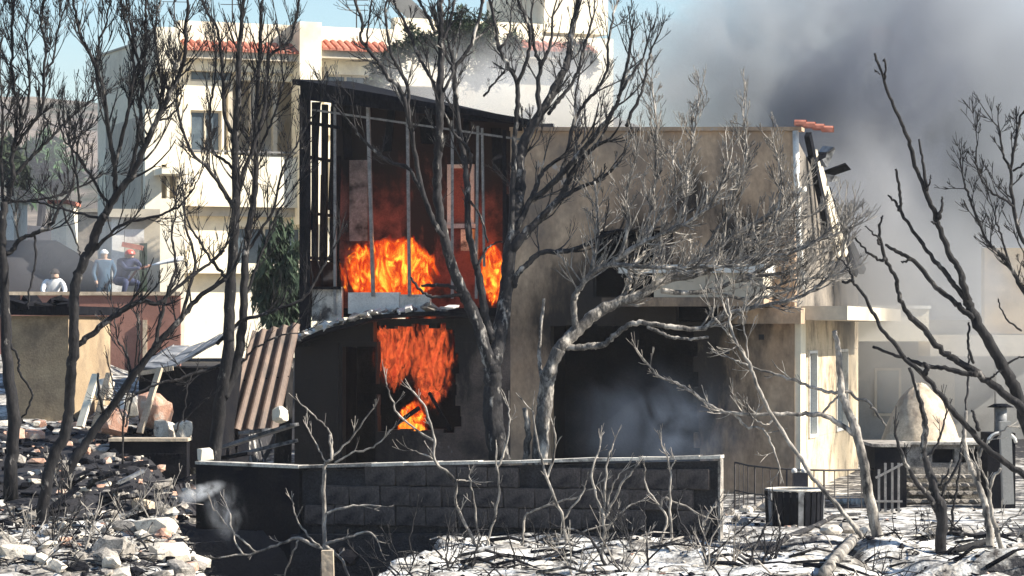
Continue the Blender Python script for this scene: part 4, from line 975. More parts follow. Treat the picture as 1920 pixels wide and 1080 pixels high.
# burnt litter: twigs, stalks and stubble strewn over the ash, too many to count
mb = MB(); rl_ = random.Random(99)
for i in range(4600):
    x = rl_.uniform(-8.5,8.0) if i < 3600 else rl_.uniform(-8.2,-3.8); y = 32.2+9*rl_.random()**1.3
    if abs(wall_v(x,y)) < .3 and x > -5: continue
    if fb(x,y,.55,21) < -.12: continue
    an = rl_.uniform(0,6.28); l = rl_.choice([.06,.1,.15,.25,.4])*rl_.uniform(.7,1.3); up_ = rl_.choice([.02,.05,.15,.9]) if l < .3 else .08
    d_ = Vector((math.cos(an),math.sin(an)*.8,up_)).normalized()*l; p = Vector((x,y,gz(x,y)+.004)); q = p+d_; q.z = max(q.z, gz(q.x,q.y)+.01); md = (p+q)/2+Vector((rl_.uniform(-.1,.1),rl_.uniform(-.1,.1),rl_.uniform(0,.12)))*l
    r_ = rl_.uniform(.004,.010)*(1.5 if l > .2 else 1); mb.tube([p,md,q],[r_,r_*.9,r_*.5],3,rl_.choice([0,0,0,1,2]))
mb.build('burnt_litter', [M['char'],M['ashbark'],M['palebark']], None, kind='stuff')

# ------------------------------------------------------------------ bare burnt trees
def catmull(p, n=4):
    if len(p) == 2: p = [p[0], tuple((a+b)/2 for a,b in zip(p[0],p[1])), p[1]]
    q = [p[0]]+list(p)+[p[-1]]; out = []
    for i in range(1, len(q)-2):
        for k in range(n):
            t = k/n; a,b,c,d = q[i-1],q[i],q[i+1],q[i+2]
            out.append(tuple(.5*((2*b[j])+(-a[j]+c[j])*t+(2*a[j]-5*b[j]+4*c[j]-d[j])*t*t+(-a[j]+3*b[j]-3*c[j]+d[j])*t**3) for j in range(len(b))))
    out.append(tuple(q[-2])); return out
def rv(r): return Vector((r.gauss(0,1), r.gauss(0,1), r.gauss(0,1)))
def grow(mb, p, d, L, r, depth, rng, up, kids=(2,4), rmin=.0055, curl=.20):
    n = max(3, int(L/.13)); step = L/n; pts = [p.copy()]; rs = [r]; dirs = [d.copy()]
    for i in range(n):
        d = (d+rv(rng)*curl*.55+Vector((0,0,up*.30))).normalized()
        p = p+d*step*rng.uniform(.8,1.2); pts.append(p.copy()); dirs.append(d.copy()); rs.append(max(rmin*.8, r*(1-.62*(i+1)/n)))
    mb.tube(pts, rs, 4 if r > .009 else 3)
    if depth > 0:
        for k in range(rng.randint(*kids)):
            t = rng.uniform(.25,.98); i = min(n-1,int(t*n))
            ax = rv(rng).cross(dirs[i])
            if ax.length < .01: continue
            nd = (Matrix.Rotation(rng.uniform(.30,.42+.4*(1-up*.6)), 3, ax.normalized()) @ dirs[i])
            nd.y *= .75
            grow(mb, pts[i], nd.normalized(), L*rng.uniform(.40,.72)*(1.15-.45*t), max(rmin, rs[i]*.68), depth-1, rng, up, kids, rmin, curl)
def tree(name, label, Y0, limbs, bark, seed, dens=5., L=(.35,.9), depth=2, up=.5, cat='tree', group=None, rmin=.0055, twig=True, drift=.35, cont=True, base=None, maxtrunk=1, tmin=.25, twigbark=None, kids=(2,4), ws=.85):
    dens *= 1.45
    rng = random.Random(seed); known = []; e = None; tw = MB(); trunk_o = None
    for li,lb in enumerate(limbs):
        pts, w0, w1 = lb[0], lb[1], lb[2]; opt = lb[3] if len(lb) > 3 else {}
        y0 = None
        if known and li > 0 and not opt.get('free'):
            b = min(known, key=lambda k: (k[0]-pts[0][0])**2+(k[1]-pts[0][1])**2)
            y0 = b[2]
        if y0 is None: y0 = Y0+(rng.uniform(-.3,.3) if li else 0)
        sp = catmull([tuple(map(float,p)) for p in pts], 6)
        k_ = rng.uniform(-drift, drift)*(.3 if li == 0 else 1); s_ = 0; P3 = []; rs = []; last = None; N = len(sp)
        for i,(x,y) in enumerate(sp):
            if last: s_ += math.hypot(x-last[0], y-last[1])*y0/F
            last = (x,y); Y = y0+k_*s_+.05*math.sin(s_*3+seed)*(i > 0)
            known.append((x,y,Y)); p = P(x,y,Y); w_ = ws*lerp(w0,w1,i/(N-1))*(1+.14*fb(s_*5,li*3.1,1,seed)+.16*fb(s_*17,li*3.1,1,seed))
            if 0 < i < N-1: p += rv(rng)*.007
            P3.append(p); rs.append(max(.006, w_*Y/F/2))
        if e is None:
            bs = P3[0].copy(); e = empty(name, bs, label, cat, group)
        if opt.get('ground'):
            g = P3[0].copy(); g.z = min(gz(g.x,g.y)-.1, P3[0].z-.02); P3.insert(0, g); rs.insert(0, rs[0]*1.25)
        mb = MB(); mb.tube(P3, rs, 8 if rs[0] > .05 else (6 if rs[0] > .02 else 5))
        mb.build('trunk' if li < maxtrunk else 'branch', bark, e, True)
        if twig and not opt.get('bare'):
            dn = dens*opt.get('dens',1); acc = rng.random()
            for i in range(1,len(P3)):
                t = i/(len(P3)-1); seg = (P3[i]-P3[i-1]); acc += seg.length*dn*(0 if t < opt.get('tmin',tmin) else 1)
                while acc > 1:
                    acc -= 1; d0 = seg.normalized(); ax = rv(rng).cross(d0).normalized()
                    d1 = Matrix.Rotation(rng.uniform(.4,1.1),3,ax) @ d0; d1.y *= .7; d1.z += up*.35
                    l_ = rng.uniform(*L)*(1.1-.45*t)*opt.get('L',1)
                    grow(tw, P3[i-1]+seg*rng.random(), d1.normalized(), l_, max(rmin, min(rs[i]*.5,.016)), depth, rng, up, kids, rmin)
            if cont and rs[-1] < .05:
                d0 = (P3[-1]-P3[-2]).normalized()
                for q in range(2): grow(tw, P3[-1], (d0+rv(rng)*.25).normalized(), rng.uniform(*L)*opt.get('L',1), max(rmin,rs[-1]*.8), depth, rng, up, kids, rmin)
    if tw.v: tw.build('twigs', twigbark or bark, e, kind='stuff')
    return e
G = {'ground':True}
centre = [
 ([(938,862),(925,790),(924,730),(922,690)],50,40,dict(ground=True,bare=True)),
 ([(922,695),(908,650),(895,610),(882,575),(866,545),(845,490),(832,440),(822,380),(820,330),(822,280),(826,210),(825,160),(828,110),(827,60),(824,0),(820,-40)],30,12,dict(dens=.6,tmin=.4)),
 ([(922,700),(934,640),(944,580),(950,530),(957,470),(965,420),(974,350),(974,300),(985,260),(1005,225),(1030,185),(1050,145),(1065,112),(1072,60),(1085,0),(1090,-40)],36,11,dict(tmin=.35)),
 ([(922,640),(910,590),(900,530),(892,495),(879,435),(876,370),(872,310),(862,250),(854,180),(852,130),(868,108),(886,75),(907,0)],20,7,dict(dens=.7,tmin=.4)),
 ([(832,445),(810,408),(788,340),(772,250),(751,167),(729,148),(712,119),(687,89),(676,72),(679,42),(665,0)],13,6,dict(dens=.7,tmin=.3)),
 ([(687,89),(690,50),(698,0)],6,4,{}),
 ([(768,240),(765,172),(755,140),(737,111),(729,78),(723,14),(728,-20)],9,5,{}),
 ([(822,250),(818,172),(807,144),(784,105),(765,53),(745,17),(735,-20)],9,5,{}),
 ([(815,60),(805,35),(790,10),(782,-20)],8,5,{}), ([(828,80),(845,40),(852,0)],8,5,{}),
 ([(832,172),(848,133),(837,105),(826,60)],7,5,{}), ([(852,140),(846,100),(838,60),(842,0)],7,4,{}),
 ([(884,292),(870,268),(851,250),(829,200),(812,165)],9,4,dict(dens=.5)),
 ([(812,410),(780,338),(764,315),(731,303),(689,271),(661,236),(630,200),(608,169)],9,4,dict(dens=.8)),
 ([(958,440),(962,330),(966,250),(969,205),(970,158),(954,125),(937,92),(929,55),(918,0)],14,6,dict(tmin=.5)),
 ([(970,158),(990,105),(993,55),(973,8),(970,-20)],9,5,{}), ([(937,92),(954,67),(958,20)],6,4,{}), ([(907,180),(932,150),(948,130)],5,4,{}),
 ([(1010,222),(1009,158),(1014,122),(1004,98),(996,40)],12,6,{}), ([(1014,122),(1031,87),(1036,30)],9,5,{}),
 ([(1029,213),(1050,185),(1069,162),(1085,130),(1092,100),(1110,40)],9,5,{}),
 ([(1050,335),(1062,290),(1078,227),(1100,190),(1118,169),(1138,133),(1140,84),(1152,20)],10,5,{}), ([(1078,227),(1081,165),(1092,122)],5,4,{}),
 ([(1000,375),(1050,330),(1085,290),(1113,258),(1155,198),(1164,169),(1178,111),(1185,60)],14,6,{}), ([(1164,172),(1185,140),(1205,110),(1213,80)],7,4,{}),
 ([(1175,235),(1190,200),(1205,165),(1215,115),(1225,85)],9,4,{}),
 ([(959,468),(982,440),(1010,413),(1052,369),(1066,335),(1090,300),(1120,270)],22,8,{}), ([(1012,410),(1045,376),(1090,350),(1130,333),(1165,300)],13,5,{}),
 ([(966,432),(983,400),(1004,355),(1018,321),(1051,297),(1090,270)],15,6,{}),
 ([(964,535),(970,515),(990,494),(1018,473),(1063,471),(1107,455),(1149,435),(1195,428),(1240,424),(1275,408)],15,5,dict(dens=.8)),
 ([(869,548),(845,538),(815,534),(790,536)],10,6,dict(bare=True)), ([(866,552),(840,556),(806,556),(784,540),(770,520)],9,5,dict(bare=True)),
 ([(893,500),(905,480),(913,465),(930,455),(950,452)],6,4,dict(bare=True)), ([(878,375),(895,395),(906,420),(914,455)],6,4,dict(bare=True)),
]
tree('burnt_tree', 'tall multi stemmed burnt tree in front of the house with forked ash streaked trunk', 44.2, centre, M['ashbark'], 11, rmin=.0048, dens=3.2, L=(.35,.95), depth=2, up=.55, maxtrunk=3)
spread = [
 ([(1012,862),(1016,800),(1024,740),(1032,692),(1048,655)],34,27,dict(ground=True,bare=True)),
 ([(1048,655),(1072,630),(1112,592),(1160,566),(1200,552),(1253,522),(1310,485),(1351,461),(1400,428),(1440,405),(1469,387)],27,6,dict(tmin=.3)),
 ([(1080,622),(1076,570),(1082,548),(1105,518),(1143,497),(1200,500),(1253,503),(1320,500),(1388,498)],15,5,{}),
 ([(1143,496),(1168,478),(1204,455),(1240,440),(1270,428),(1314,400),(1343,367),(1363,318)],11,5,dict(dens=1.3)),
 ([(1105,518),(1115,480),(1122,440),(1120,390),(1115,340)],9,4,{}),
 ([(1033,690),(1045,665),(1065,652),(1109,650),(1133,645),(1158,624),(1187,606),(1229,608),(1272,615),(1318,616),(1340,600),(1378,585),(1445,570),(1500,556),(1545,528),(1575,485),(1588,440)],15,5,dict(tmin=.55)),
 ([(1215,612),(1240,625),(1261,632),(1295,636),(1328,632)],8,5,dict(bare=True)),
 ([(1253,522),(1300,518),(1350,498),(1390,470),(1440,440),(1475,400),(1500,360)],11,4,dict(dens=1.3)),
 ([(1240,545),(1290,550),(1345,540),(1400,520),(1470,512),(1525,492),(1560,450)],11,4,{}),
 ([(1310,485),(1340,440),(1365,400),(1385,350),(1400,290),(1395,230)],9,4,dict(dens=1.2)),
 ([(1270,428),(1285,380),(1290,320),(1300,260),(1310,190)],8,3,{}), ([(1204,455),(1220,400),(1228,330),(1230,240),(1222,150)],8,3,{}),
 ([(1351,461),(1400,450),(1450,420),(1500,410),(1540,395)],8,3,{}), ([(1440,440),(1460,390),(1465,330),(1450,270)],7,3,{}),
 ([(1160,566),(1180,535),(1185,500),(1210,470)],9,4,{}), ([(1400,520),(1440,540),(1490,525),(1560,520)],7,3,{}),
 ([(1340,470),(1400,455),(1460,470),(1530,455),(1590,430)],8,3,{}), ([(1253,522),(1330,500),(1420,482),(1500,470),(1570,420)],9,3,{}), ([(1204,455),(1240,400),(1265,350),(1262,300)],7,3,{}), ([(1160,486),(1180,420),(1175,360),(1190,310)],8,3,{}), ([(1390,520),(1440,500),(1480,460),(1490,420)],7,3,{}), ([(1330,545),(1400,560),(1480,545),(1550,500),(1600,420)],8,3,{}),
 ([(1025,735),(1012,690),(1012,640),(1020,560)],10,6,dict(bare=True)), ([(985,862),(990,810),(983,765)],16,10,dict(bare=True,ground=True,free=True)),
 ([(1016,800),(1010,750),(1016,700)],7,4,dict(bare=True)),
]
tree('burnt_tree', 'low spreading burnt tree with long ash grey limbs reaching right across the house front', 44.6, spread, M['greybark'], 12, twigbark=M['palebark'], dens=9, ws=.95, L=(.3,.75), depth=2, up=.55, maxtrunk=1)  # sunlit grey of the twigs is put into a paler bark
midleft = [
 ([(402,858),(415,740),(428,660),(431,560),(436,480),(443,389),(441,300),(441,252),(446,180),(448,111),(454,30),(458,-20)],36,8,dict(ground=True,tmin=.45)),
 ([(418,745),(442,690),(455,600),(458,520),(464,440),(475,380),(480,315),(479,240),(485,130),(489,37),(492,-10)],26,6,dict(tmin=.35)),
 ([(440,395),(418,355),(389,315),(359,285),(341,240),(333,200),(330,140)],12,5,{}), ([(441,255),(422,222),(418,137),(407,55),(385,18),(378,-20)],11,5,{}),
 ([(443,365),(462,310),(478,268),(496,204),(500,148),(507,104),(541,78),(555,37),(562,-10)],12,5,{}), ([(464,470),(490,430),(515,389),(530,315),(559,267),(580,225)],10,4,{}),
 ([(440,320),(420,300),(396,278),(394,204),(402,155),(405,100),(398,50)],9,4,{}), ([(478,300),(500,250),(520,200),(530,150),(525,90)],8,4,{}),
 ([(430,560),(424,522),(405,500),(385,470),(365,440),(350,410),(345,370)],10,4,dict(dens=.6)), ([(458,560),(480,500),(500,450),(520,400),(545,360)],9,4,dict(dens=.6)),
 ([(425,680),(400,690),(372,700),(330,712),(290,722),(255,740)],10,5,dict(dens=.5)),
 ([(430,740),(445,700),(470,660),(500,640),(540,625)],8,4,dict(dens=.4)),
 ([(407,645),(450,604),(509,584),(567,562),(598,515),(612,490)],11,5,dict(dens=.4)),
]
tree('burnt_tree', 'slender twin stemmed black burnt tree before the cream apartment building', 43.6, midleft, M['bark'], 13, ws=.75, rmin=.0045, dens=6, L=(.35,.95), depth=2, up=.75, maxtrunk=2)
left1 = [
 ([(68,1095),(74,1016),(82,946),(97,865),(120,820),(128,770),(133,700),(138,650),(138,580),(143,527),(157,492),(172,459),(188,418),(196,405)],34,22,dict(ground=True,bare=True)),
 ([(192,412),(218,365),(249,327),(272,272),(295,222),(319,175),(345,110),(350,40),(352,-10)],20,6,{}),
 ([(218,368),(214,311),(202,241),(194,167),(175,113),(152,70),(136,0),(130,-30)],15,6,{}), ([(212,330),(233,241),(249,163),(250,100),(247,58),(237,0)],12,5,dict(dens=1.2)),
 ([(240,340),(255,280),(262,220),(264,187),(272,100),(272,39),(276,-10)],11,5,dict(dens=1.2)), ([(196,200),(182,150),(184,90),(200,40),(206,0)],9,4,{}),
 ([(142,650),(166,631),(207,598),(237,577),(267,564),(296,569),(326,545),(370,510),(410,480),(424,460)],17,6,dict(dens=.5)),
 ([(160,490),(178,468),(207,438),(237,418),(296,405),(340,382),(370,340)],11,4,dict(dens=.7)),
 ([(262,270),(290,240),(302,180),(298,120),(290,60),(300,0)],9,4,dict(dens=1.2)), ([(249,165),(262,120),(240,60),(226,0)],8,4,dict(dens=1.2)),
 ([(192,412),(150,400),(110,390),(70,380),(30,378)],8,4,dict(dens=.6)), ([(205,385),(170,330),(150,295),(120,260),(110,220)],9,4,{}), ([(300,225),(325,215),(340,180),(330,130)],7,3,{}),
 ([(150,380),(143,330),(136,290),(142,240),(160,200)],7,3,{}),
]
tree('burnt_tree', 'black burnt tree with dense upright twigs and a bent dark trunk at left', 36.6, left1, M['bark'], 14, ws=.74, rmin=.0042, dens=7.5, kids=(2,5), L=(.3,.8), depth=2, up=.85, maxtrunk=1)
left0 = [
 ([(20,868),(26,790),(16,700),(10,600),(6,500),(4,430),(8,380)],36,20,dict(ground=True,bare=True)),
 ([(8,385),(23,340),(23,280),(39,233),(35,194),(24,155),(23,78),(27,0),(28,-20)],14,5,{}), ([(24,285),(54,241),(78,202),(82,148),(85,89),(78,40),(85,-10)],11,4,dict(dens=1.3)),
 ([(12,350),(40,315),(66,288),(97,257),(128,225),(163,194),(180,180)],11,4,{}), ([(6,480),(21,471),(38,450),(77,432),(98,418),(115,382),(136,350),(144,295),(152,240)],14,4,dict(dens=.6)),
 ([(8,390),(16,381),(78,373),(115,365),(150,350),(200,325)],9,4,dict(dens=.6)), ([(6,380),(2,300),(6,230),(0,150),(4,60)],10,4,{}), ([(82,150),(100,110),(108,60),(125,0)],7,3,dict(dens=1.3)),
 ([(39,233),(55,180),(52,120),(48,60),(60,0)],8,3,dict(dens=1.3)), ([(115,385),(128,420),(145,460),(150,480)],6,4,dict(bare=True)), ([(64,440),(68,480),(60,520),(52,570)],7,5,dict(bare=True)),
 ([(14,640),(35,670),(38,700),(60,740),(45,780),(26,800)],8,5,dict(bare=True)),
]
tree('burnt_tree', 'black burnt tree at the left edge with a thick grey lit trunk', 38.4, left0, M['bark'], 15, ws=.74, rmin=.0042, dens=7.5, kids=(2,5), L=(.3,.8), depth=2, up=.8, maxtrunk=1)
lean_ = [
 ([(96,960),(116,904),(155,840),(197,780),(246,710),(290,652),(340,596),(371,558),(424,522)],26,9,dict(ground=True,tmin=.55,dens=.5)),
 ([(340,598),(355,540),(365,490),(350,430),(345,400)],9,4,dict(dens=.6)), ([(290,652),(300,600),(312,560),(330,500),(322,450),(330,395)],10,4,dict(dens=.6)),
 ([(197,780),(186,740),(184,700)],9,5,dict(bare=True)), ([(246,712),(240,670),(222,640),(215,600)],6,3,dict(dens=1)), ([(260,692),(262,640),(258,600)],5,3,{}),
]
tree('burnt_tree', 'leaning dark burnt trunk rising right from the rubble bank', 40.2, lean_, M['bark'], 16, dens=4, L=(.25,.65), depth=2, up=.6)
rightb = [
 ([(1968,960),(1938,850),(1912,752),(1889,701),(1856,644),(1827,594),(1812,560)],30,22,dict(bare=True)),
 ([(1812,562),(1803,514),(1785,484),(1768,445),(1753,402),(1734,354),(1716,310),(1701,254),(1679,210),(1656,147),(1640,100)],17,6,dict(dens=.0)),
 ([(1658,150),(1660,125),(1659,110)],5,4,dict(bare=True)), ([(1650,140),(1640,130)],3,2,dict(bare=True)), ([(1760,410),(1766,390),(1766,369)],8,4,dict(bare=True)), ([(1738,356),(1730,302),(1723,261)],9,4,dict(bare=True)), ([(1738,352),(1744,340),(1745,328)],5,3,dict(bare=True)), ([(1756,420),(1745,415)],5,3,dict(bare=True)),
 ([(1813,565),(1790,535),(1773,511),(1744,478),(1716,438),(1690,395),(1688,361),(1679,317)],14,6,dict(bare=True)), ([(1688,395),(1678,378),(1665,366)],8,4,dict(bare=True)),
 ([(1826,595),(1800,577),(1779,558),(1750,532),(1714,490),(1687,475),(1661,459)],15,7,dict(bare=True)), ([(1706,488),(1696,492),(1690,491)],6,3,dict(bare=True)),
 ([(1925,775),(1904,754),(1853,715),(1797,677),(1767,659),(1732,618),(1699,585),(1687,558),(1678,520),(1661,487),(1652,458),(1648,420)],20,6,dict(bare=True)), ([(1660,487),(1646,486),(1619,464),(1603,446)],9,4,dict(bare=True)), ([(1650,458),(1640,440),(1622,425)],6,3,dict(bare=True)), ([(1648,425),(1652,410),(1655,405)],6,3,dict(bare=True)),
 ([(1830,702),(1815,702),(1779,692),(1738,686),(1702,674),(1670,662),(1636,650)],13,6,dict(bare=True)),
 ([(1980,945),(1930,900),(1870,856),(1820,810),(1779,760),(1732,704),(1699,674),(1684,653),(1649,609),(1622,559),(1599,529),(1580,529)],18,6,dict(bare=True)), ([(1600,527),(1594,508),(1585,495),(1568,482)],6,3,dict(bare=True)),
 ([(1735,700),(1738,690),(1733,680)],12,8,dict(bare=True)), ([(1836,806),(1828,785),(1822,770)],9,5,dict(bare=True)), ([(1825,680),(1815,640),(1817,605)],7,5,dict(bare=True)), ([(1880,690),(1900,675),(1922,668)],6,4,dict(bare=True)), ([(1856,712),(1868,700),(1880,694)],5,4,dict(bare=True)),
]
tree('burnt_tree', 'close bare black branches sweeping up left across the smoke at the right edge', 30.5, rightb, M['bark'], 17, twig=False, drift=.2, maxtrunk=1)
farr = [
 ([(1975,640),(1940,575),(1915,538),(1889,490),(1868,468),(1849,450),(1823,384),(1808,343)],11,5,{}), ([(1940,480),(1915,443),(1901,387),(1895,317),(1910,236),(1915,215)],10,5,dict(free=True)), ([(1895,317),(1880,285),(1873,240)],6,4,{}),
 ([(1901,387),(1875,370),(1856,358),(1832,317),(1832,265)],6,3,{}), ([(1900,320),(1930,300),(1945,270)],5,3,{}), ([(1889,490),(1880,450),(1870,420),(1862,390)],6,3,{}), ([(1930,545),(1925,500),(1918,470)],6,3,{}),
 ([(1915,620),(1890,600),(1876,575),(1872,560)],5,3,dict(bare=True,free=True)),
]
tree('burnt_tree', 'grey twiggy burnt tree entering at the right edge against pale smoke', 38.5, farr, M['bark'], 18, dens=4.2, L=(.25,.55), depth=2, up=.5)
pale = [
 ([(1668,1092),(1655,1050),(1640,985),(1628,920),(1618,860),(1600,795),(1586,760),(1578,730),(1573,680),(1572,650),(1564,620)],29,10,dict(ground=True,bare=True)),
 ([(1612,826),(1587,804),(1540,778),(1496,777),(1452,777),(1376,776),(1332,760),(1294,733),(1262,715),(1235,706),(1216,684)],13,4,dict(dens=1.,tmin=.45)),
 ([(1578,735),(1546,733),(1502,717),(1452,702),(1402,686),(1370,672)],9,4,dict(dens=.7)), ([(1576,738),(1592,734),(1608,748),(1626,752),(1641,771),(1662,800)],8,5,dict(bare=True)),
 ([(1452,777),(1440,795),(1420,790),(1400,770)],6,3,{}), ([(1376,776),(1400,800),(1430,805),(1450,840),(1462,880)],7,4,dict(dens=.6)), ([(1540,778),(1560,755),(1575,740)],6,4,dict(bare=True)),
]
tree('burnt_tree', 'thin pale barked burnt tree with long left branch before the sunlit house corner', 38.6, pale, M['palebark'], 19, dens=4.2, L=(.2,.5), depth=1, up=.5)
stem = [
 ([(1665,1090),(1622,1015),(1580,960),(1524,894),(1483,834),(1446,777),(1417,717),(1405,683),(1379,639),(1367,591),(1364,560)],12,5,dict(ground=True,bare=True)),
 ([(1405,685),(1388,650),(1372,655)],5,3,{}), ([(1379,640),(1352,610),(1335,590)],4,3,{}), ([(1405,690),(1400,640),(1392,600),(1398,570)],4,3,{}), ([(1370,600),(1356,570),(1352,540)],4,3,{}),
]
tree('burnt_sapling', 'long pale leaning sapling stem crossing the sunlit house corner', 37.4, stem, M['palebark'], 20, dens=3, L=(.2,.45), depth=1, up=.5, cat='sapling')
r1 = [
 ([(1764,1092),(1763,1023),(1766,962),(1752,921),(1740,876),(1731,850),(1735,805),(1730,770),(1718,728),(1705,690)],29,7,dict(ground=True,bare=True)),
 ([(1765,975),(1740,930),(1709,890),(1690,850),(1678,812)],15,6,dict(dens=.5)), ([(1738,860),(1758,830),(1768,800),(1775,770)],7,4,{}), ([(1752,921),(1775,890),(1785,862)],6,4,dict(bare=True)),
 ([(1764,940),(1775,910),(1798,868),(1806,820),(1812,760),(1816,700),(1817,660)],8,5,dict(bare=True)),
]
tree('burnt_sapling', 'forked grey sapling in front of the outdoor oven', 36.4, r1, M['ashbark'], 21, dens=3, L=(.2,.4), depth=1, up=.5, cat='sapling')
r2 = [
 ([(1872,1092),(1858,1023),(1850,962),(1836,911),(1815,864),(1808,815),(1812,770)],20,7,dict(ground=True,bare=True)), ([(1893,1092),(1870,1002),(1856,941),(1858,905),(1876,878)],13,6,dict(bare=True,ground=True,free=True)),
 ([(1838,905),(1832,870),(1846,835),(1868,815),(1892,800)],7,4,dict(dens=.6)), ([(1856,940),(1850,900),(1835,880)],6,4,{}), ([(1870,1002),(1890,975),(1915,965)],5,3,{}),
]
tree('burnt_sapling', 'pair of white barked saplings beside the burnt barbecue', 35.6, r2, M['palebark'], 22, dens=3, L=(.2,.4), depth=1, up=.5, cat='sapling')
r3 = [([(1812,1092),(1788,1023),(1786,960),(1793,920),(1801,870),(1803,830)],8,4,dict(ground=True,bare=True)),([(1790,990),(1775,965),(1770,940)],5,3,{})]
tree('burnt_sapling', 'single dark thin sapling between the forked and the white saplings', 37.6, r3, M['bark'], 23, dens=2, L=(.2,.35), depth=1, up=.4, cat='sapling')
# dead shrubs in front of the wall
def shrub(label, Y, limbs, seed, bark='palebark', **k):
    kw = dict(dens=1.6, L=(.12,.32), depth=1, up=.5, cat='shrub', maxtrunk=0, kids=(1,2), drift=.25, rmin=.005); kw.update(k)
    return tree('dead_shrub', label, Y, limbs, M[bark], seed, **kw)
shrub('dead shrub with tall dark stem and low grey side arms over the ditch', 38.3, [
 ([(606,1070),(608,1046),(608,949),(608,875),(621,860),(618,815)],13,5,dict(ground=True,bare=True)), ([(606,1030),(560,1010),(534,1017),(479,1036),(411,1046)],9,4,{}), ([(608,1020),(647,1010),(689,998),(708,1014)],7,4,{}),
 ([(608,962),(663,948),(715,949)],6,3,{}), ([(608,1020),(640,1050),(655,1085)],9,5,{}), ([(600,1025),(575,1000),(555,970),(548,940)],5,3,{}), ([(622,858),(620,813),(595,785),(564,758)],5,3,{}), ([(620,862),(660,820),(701,765)],5,3,{}), ([(628,868),(660,850),(700,838),(735,805)],5,3,{}), ([(560,1012),(545,1045),(530,1085)],5,3,{}),
 ([(480,1034),(450,1010),(425,985),(398,950)],5,3,{}), ([(455,1040),(440,1010),(430,960)],4,3,{}), ([(612,870),(590,830),(575,800)],4,3,{})], 31)
shrub('dead shrub of crossing pale stems left of the middle of the block wall', 38.2, [
 ([(905,1040),(889,1017),(857,949),(853,901),(816,865),(813,824),(798,765),(772,732)],8,4,dict(ground=True)), ([(813,826),(757,787),(735,750),(724,717)],6,3,{}), ([(905,1030),(899,1014),(886,923),(880,890)],6,3,{}), ([(853,901),(885,902)],4,3,{}), ([(853,903),(811,862),(775,845)],5,3,{}), ([(980,1030),(981,1001),(990,964),(1037,945),(1087,929),(1125,904)],7,3,{}), ([(930,880),(945,850),(955,800),(954,765)],6,3,dict(free=True)), ([(905,1040),(930,960),(935,900),(930,870)],6,4,{})], 32)
shrub('dead shrub with tall thin forked stems before the middle of the wall', 37.9, [
 ([(1062,1040),(1056,973),(1025,895),(1006,820),(998,770)],8,4,dict(ground=True)), ([(1026,897),(1041,838),(1038,800)],6,4,{}), ([(1056,975),(1090,930),(1100,900)],5,3,{}), ([(1060,1010),(1100,995),(1150,980)],5,3,{})], 33)
shrub('dead shrub of upright pale wands in front of the right half of the wall', 37.6, [
 ([(1135,1060),(1131,1032),(1131,970),(1109,895),(1125,836)],8,4,dict(ground=True)), ([(1132,972),(1137,876),(1150,832)],7,4,{}), ([(1135,970),(1159,920),(1187,882)],7,4,{}), ([(1138,965),(1145,920),(1162,888)],5,3,{}), ([(1132,1000),(1165,960),(1200,940)],5,3,{}), ([(1131,1040),(1150,1060),(1165,1090)],10,6,{})], 34)
shrub('dead shrub with bent stems near the right end of the block wall', 37.8, [
 ([(1262,1040),(1256,939),(1256,879),(1240,829)],7,3,dict(ground=True)), ([(1256,882),(1266,862)],4,3,{}), ([(1230,1030),(1250,970),(1212,914),(1209,876)],6,3,dict(ground=True,free=True)), ([(1240,950),(1250,935),(1320,968)],5,4,{}), ([(1320,985),(1330,960),(1342,950)],6,4,dict(free=True))], 35)
shrub('low tangled grey shrub in the bottom middle ash', 35.4, [
 ([(1225,1092),(1215,1050),(1212,1000),(1207,960)],7,3,dict(ground=True)), ([(1330,1092),(1322,1040),(1318,990)],9,5,dict(ground=True,free=True)), ([(1322,1050),(1370,1010),(1400,985)],6,3,{}), ([(1320,1030),(1290,1000),(1270,960),(1278,930)],6,3,{}), ([(1215,1050),(1250,1020),(1290,1010)],5,3,{}), ([(1150,1092),(1120,1030),(1095,1000),(1060,990)],9,4,dict(free=True)), ([(900,1092),(935,1060),(1000,1055),(1050,1030)],8,4,dict(free=True)),
 ([(1105,1092),(1085,1060),(1050,1048),(1010,1062)],8,5,dict(free=True)), ([(1395,1092),(1410,1040),(1430,1000),(1445,975)],7,4,dict(free=True)), ([(1462,1092),(1455,1040),(1462,990),(1455,950)],6,3,dict(free=True))], 36, 'ashbark', dens=2.6)
shrub('thin dark suckers at the bottom edge below the block wall', 34.4, [
 ([(760,1092),(775,1050),(768,1010),(780,960)],5,3,dict(ground=True)), ([(850,1092),(838,1050),(842,1000)],5,3,dict(free=True)), ([(880,1092),(890,1040),(905,1000)],5,3,dict(free=True)), ([(960,1092),(965,1050),(955,1010)],5,3,dict(free=True)), ([(700,1092),(690,1060),(672,1040)],5,3,dict(free=True))], 37, 'bark')
shrub('small twiggy shrub on the rubble bank beside the bent trunk', 35.6, [
 ([(62,1092),(45,1040),(35,1000),(20,960),(8,940)],8,4,dict(ground=True)), ([(70,1050),(100,1010),(130,985),(150,950)],8,4,dict(free=True)), ([(125,1092),(105,1040),(95,1000),(110,960)],7,4,dict(free=True)), ([(135,1070),(160,1020),(170,980),(200,960)],6,3,dict(free=True))], 38, 'bark', dens=3)
shrub('low bare bush in front of the leaning trunk', 41.5, [
 ([(230,840),(232,780),(240,720),(238,660)],5,3,dict(ground=True)), ([(235,800),(250,740),(265,690),(290,640)],5,3,{}), ([(232,790),(215,740),(205,690)],4,3,{}), ([(240,740),(255,680),(258,620)],4,3,{}), ([(330,810),(345,770),(352,720),(370,690)],5,3,dict(free=True)), ([(345,790),(372,760),(392,745)],4,3,{})], 39, 'bark', dens=2.5)

